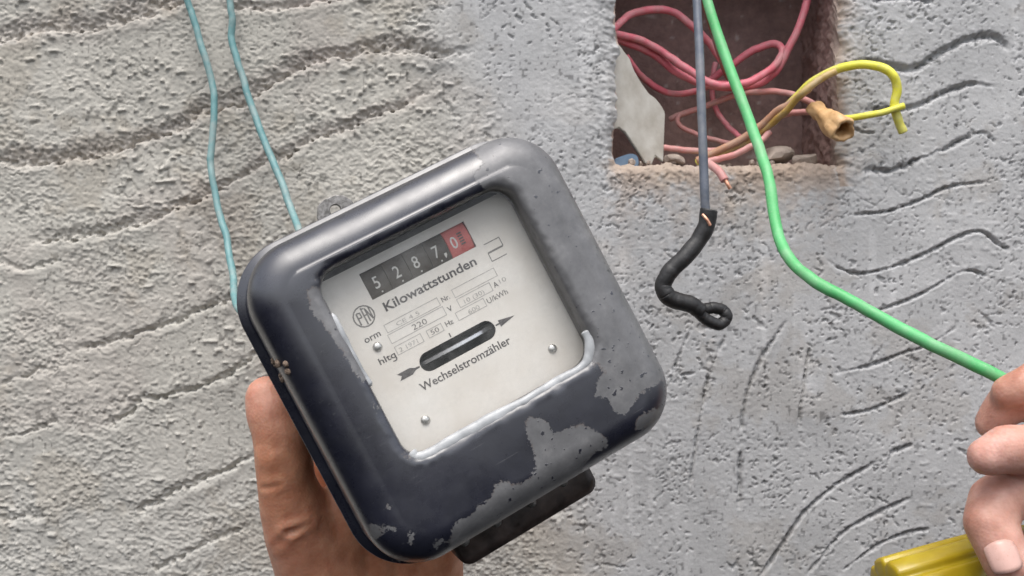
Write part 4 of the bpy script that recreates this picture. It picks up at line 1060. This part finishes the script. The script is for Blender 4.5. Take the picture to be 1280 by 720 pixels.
# left hand: thumb up the meter's left side, palm under its lower left corner, fingers spread behind its back
T0, T1, T2, T3 = PX(334, 497, 330), PX(351, 540, 330), PX(362, 620, 333), PX(410, 730, 352)
thumb = [(T0, 8.3 * mm), (PX(342, 515, 330), 10.4 * mm), (T1, 10.8 * mm), (PX(354, 572, 331), 10.9 * mm), (PX(358, 604, 333), 11.0 * mm), (PX(376, 660, 340), 14.3 * mm), (T3, 19 * mm)]
wrist = PX(500, 900, 385); fore = PX(560, 1250, 400)
palm = [[(PX(385, 560, 366), 9.0 * mm), (PX(398, 620, 366), 11 * mm), (PX(425, 690, 366), 13 * mm), (T3, 16 * mm)], [(T3, 19 * mm), (PX(470, 800, 372), 21 * mm), (wrist, 25 * mm)], [(PX(374, 672, 345), 12 * mm), (PX(450, 715, 366), 13 * mm), (PX(505, 735, 376), 13 * mm)],
        [(PX(480, 760, 374), 18 * mm), (PX(525, 790, 380), 15 * mm), (wrist, 24 * mm)], [(wrist, 25 * mm), (fore, 30 * mm)]]
kn = [ML(-56, -38, -88), ML(-48, -50, -89), ML(-40, -60, -90), ML(-34, -70, -90)]
pip = [ML(-34, -10, -88), ML(-18, -20, -88), ML(-4, -32, -88), ML(4, -48, -89)]
tip = [ML(-12, 22, -84.5), ML(10, 14, -84.5), ML(26, 0, -84.5), ML(34, -26, -84.5)]
fing = []
for a_, b_, c_ in zip(kn, pip, tip):
    m_ = (b_ + c_) / 2 + Vector((0, 0.001, 0))
    fing.append([(a_, 10.5 * mm), (b_, 9.2 * mm), (m_, 8.3 * mm), (c_, 7.2 * mm)])
meta = [[(k_, 10.8 * mm), (wrist + Vector(((i - 1.5) * 0.011, 0, 0.01)), 14 * mm)] for i, k_ in enumerate(kn)]
web = [[(kn[i], 9.5 * mm), (kn[i + 1], 9.5 * mm)] for i in range(3)] + [[(T3, 15 * mm), (kn[0], 11 * mm)], [(PX(380, 690, 350), 11 * mm), (kn[0], 10 * mm)]]
cre = [(PX(356, 668, 326), PX(386, 652, 330), 0.0011, 0.0016), (PX(335, 690, 330), PX(360, 668, 326), 0.0014, 0.0008)]
for k_, y_ in enumerate((566, 572, 579, 586)): cre.append((PX(312, y_, 324), PX(350, y_ + 4 - 2 * k_, 319), 0.0007, 0.0005))
cre += [(PX(318, 612, 327), PX(360, 606, 321), 0.0009, 0.0005), (PX(330, 640, 334), PX(372, 628, 330), 0.0011, 0.0005)]
lh_me = body('gripping_hand', [thumb] + palm + fing + meta + web, tips=[(T0, .013, .9), (PX(345, 690, 335), .02, .3)], creases=cre)
lh = obj('gripping_hand', lh_me, None, 'hand gripping the meter from behind, thumb pressed up its left side', 'hand')

# right hand: fingers pinching the green wire, screwdriver held below
R = 312
def HX(px, py, d): return PX(px + 9, py + 5, d)
f1 = [(HX(1252, 486, R + 6), 6.4 * mm), (HX(1272, 480, R + 4), 7.6 * mm), (HX(1300, 470, R + 6), 9.3 * mm), (HX(1370, 500, R + 18), 10.5 * mm)]
f1b = [(HX(1232, 524, R + 14), 6.6 * mm), (HX(1250, 498, R + 10), 7.2 * mm), (HX(1300, 492, R + 12), 9.3 * mm)]
f2 = [(HX(1224, 566, R - 6), 6.6 * mm), (HX(1250, 556, R - 6), 8.4 * mm), (HX(1300, 560, R), 10.3 * mm), (HX(1380, 590, R + 12), 11.5 * mm)]
f3 = [(HX(1296, 588, R + 4), 10.0 * mm), (HX(1236, 622, R + 2), 9.4 * mm), (HX(1229, 650, R - 1), 9.2 * mm), (HX(1250, 700, R - 6), 8.2 * mm)]
f4 = [(HX(1320, 640, R + 6), 10 * mm), (HX(1290, 700, R + 8), 9.2 * mm), (HX(1270, 740, R + 4), 8.5 * mm)]
pm = [(HX(1375, 505, R + 20), 12 * mm), (HX(1390, 595, R + 16), 14 * mm), (HX(1380, 660, R + 16), 14 * mm), (HX(1330, 640, R + 10), 11 * mm)]
pm2 = [(HX(1300, 590, R + 6), 10 * mm), (HX(1390, 610, R + 18), 14 * mm), (HX(1480, 660, R + 30), 24 * mm), (HX(1700, 800, R + 60), 30 * mm)]
cre = [(HX(1238, 602, R - 9), HX(1275, 596, R - 10), 0.001, 0.0012), (HX(1215, 648, R - 9), HX(1242, 644, R - 10), 0.0009, 0.0006)]
rh_me = body('pinching_hand', [f1, f1b, f2, f3, f4, pm, pm2], base=(0.47, 0.255, 0.19), tips=[(f2[0][0], .016, .9), (f3[-1][0], .014, .8), (f1b[0][0], .01, .5)], tipcol=(0.60, 0.37, 0.32), creases=cre)
rh = obj('pinching_hand', rh_me, None, 'hand at the photo edge pinching the green wire above a yellow handle', 'hand')
nail(rh, HX(1247, 690, R - 14), f3[-1][0] - f3[-2][0], Vector((-0.15, -1, 0.05)), 11 * mm, 10.5 * mm)

# screwdriver with a fluted yellow handle
M_amber, t, b = new_mat('amber_plastic')
r_ = ramp(t, noise(t, 60, 4).outputs['Fac'], [(0.3, (0.27, 0.19, 0.008)), (0.7, (0.38, 0.29, 0.02))])
t.links.new(r_.outputs[0], b.inputs['Base Color']); b.inputs['Roughness'].default_value = 0.22
b.inputs['Subsurface Weight'].default_value = 0.3; b.inputs['Subsurface Radius'].default_value = (1, .7, .1); b.inputs['Subsurface Scale'].default_value = 0.006
sdv = bpy.data.objects.new('screwdriver', None); COL.objects.link(sdv)
s0, s1 = PX(1112, 744, 322), PX(1390, 664, 340)
ax_ = (s1 - s0); Ls = ax_.length; sdv.location = s0; sdv.rotation_mode = 'QUATERNION'; sdv.rotation_quaternion = ax_.to_track_quat('Z', 'Y')
sdv['label'] = 'fluted yellow screwdriver handle held under the fingers at the photo corner'; sdv['category'] = 'screwdriver'
Lh = []
for s, r_ in [(-.2, 4), (0, 11.8), (.5, 13.0), (1.4, 13.5), (10, 13.6), (30, 13.6), (52, 13.2), (62, 11.0), (68, 9.5), (74, 10.5), (82, 11.5), (84, 9), (84.4, 4)]:
    fl = 0.13 if -.1 < s < 60 else 0.0
    Lh.append(np.array([(r_ * (1 - fl * max(0, math.cos(8 * a_)) ** 3) * mm * math.cos(a_), r_ * (1 - fl * max(0, math.cos(8 * a_)) ** 3) * mm * math.sin(a_), s * mm) for a_ in np.linspace(0, 2 * math.pi, 128, endpoint=False)]))
V, Fc = loft(Lh, True, True); obj('handle', mesh_np('handle', V, faces=Fc, mats=[M_amber]), sdv)
Lh = [np.array([(r_ * mm * math.cos(a_), r_ * mm * math.sin(a_) * fl_, s * mm) for a_ in np.linspace(0, 2 * math.pi, 20, endpoint=False)]) for s, r_, fl_ in [(83, 3, 1), (150, 3, 1), (170, 3.4, .5), (178, 3.2, .2)]]
V, Fc = loft(Lh, True, True); obj('blade', mesh_np('blade', V, faces=Fc, mats=[M_zinc]), sdv)
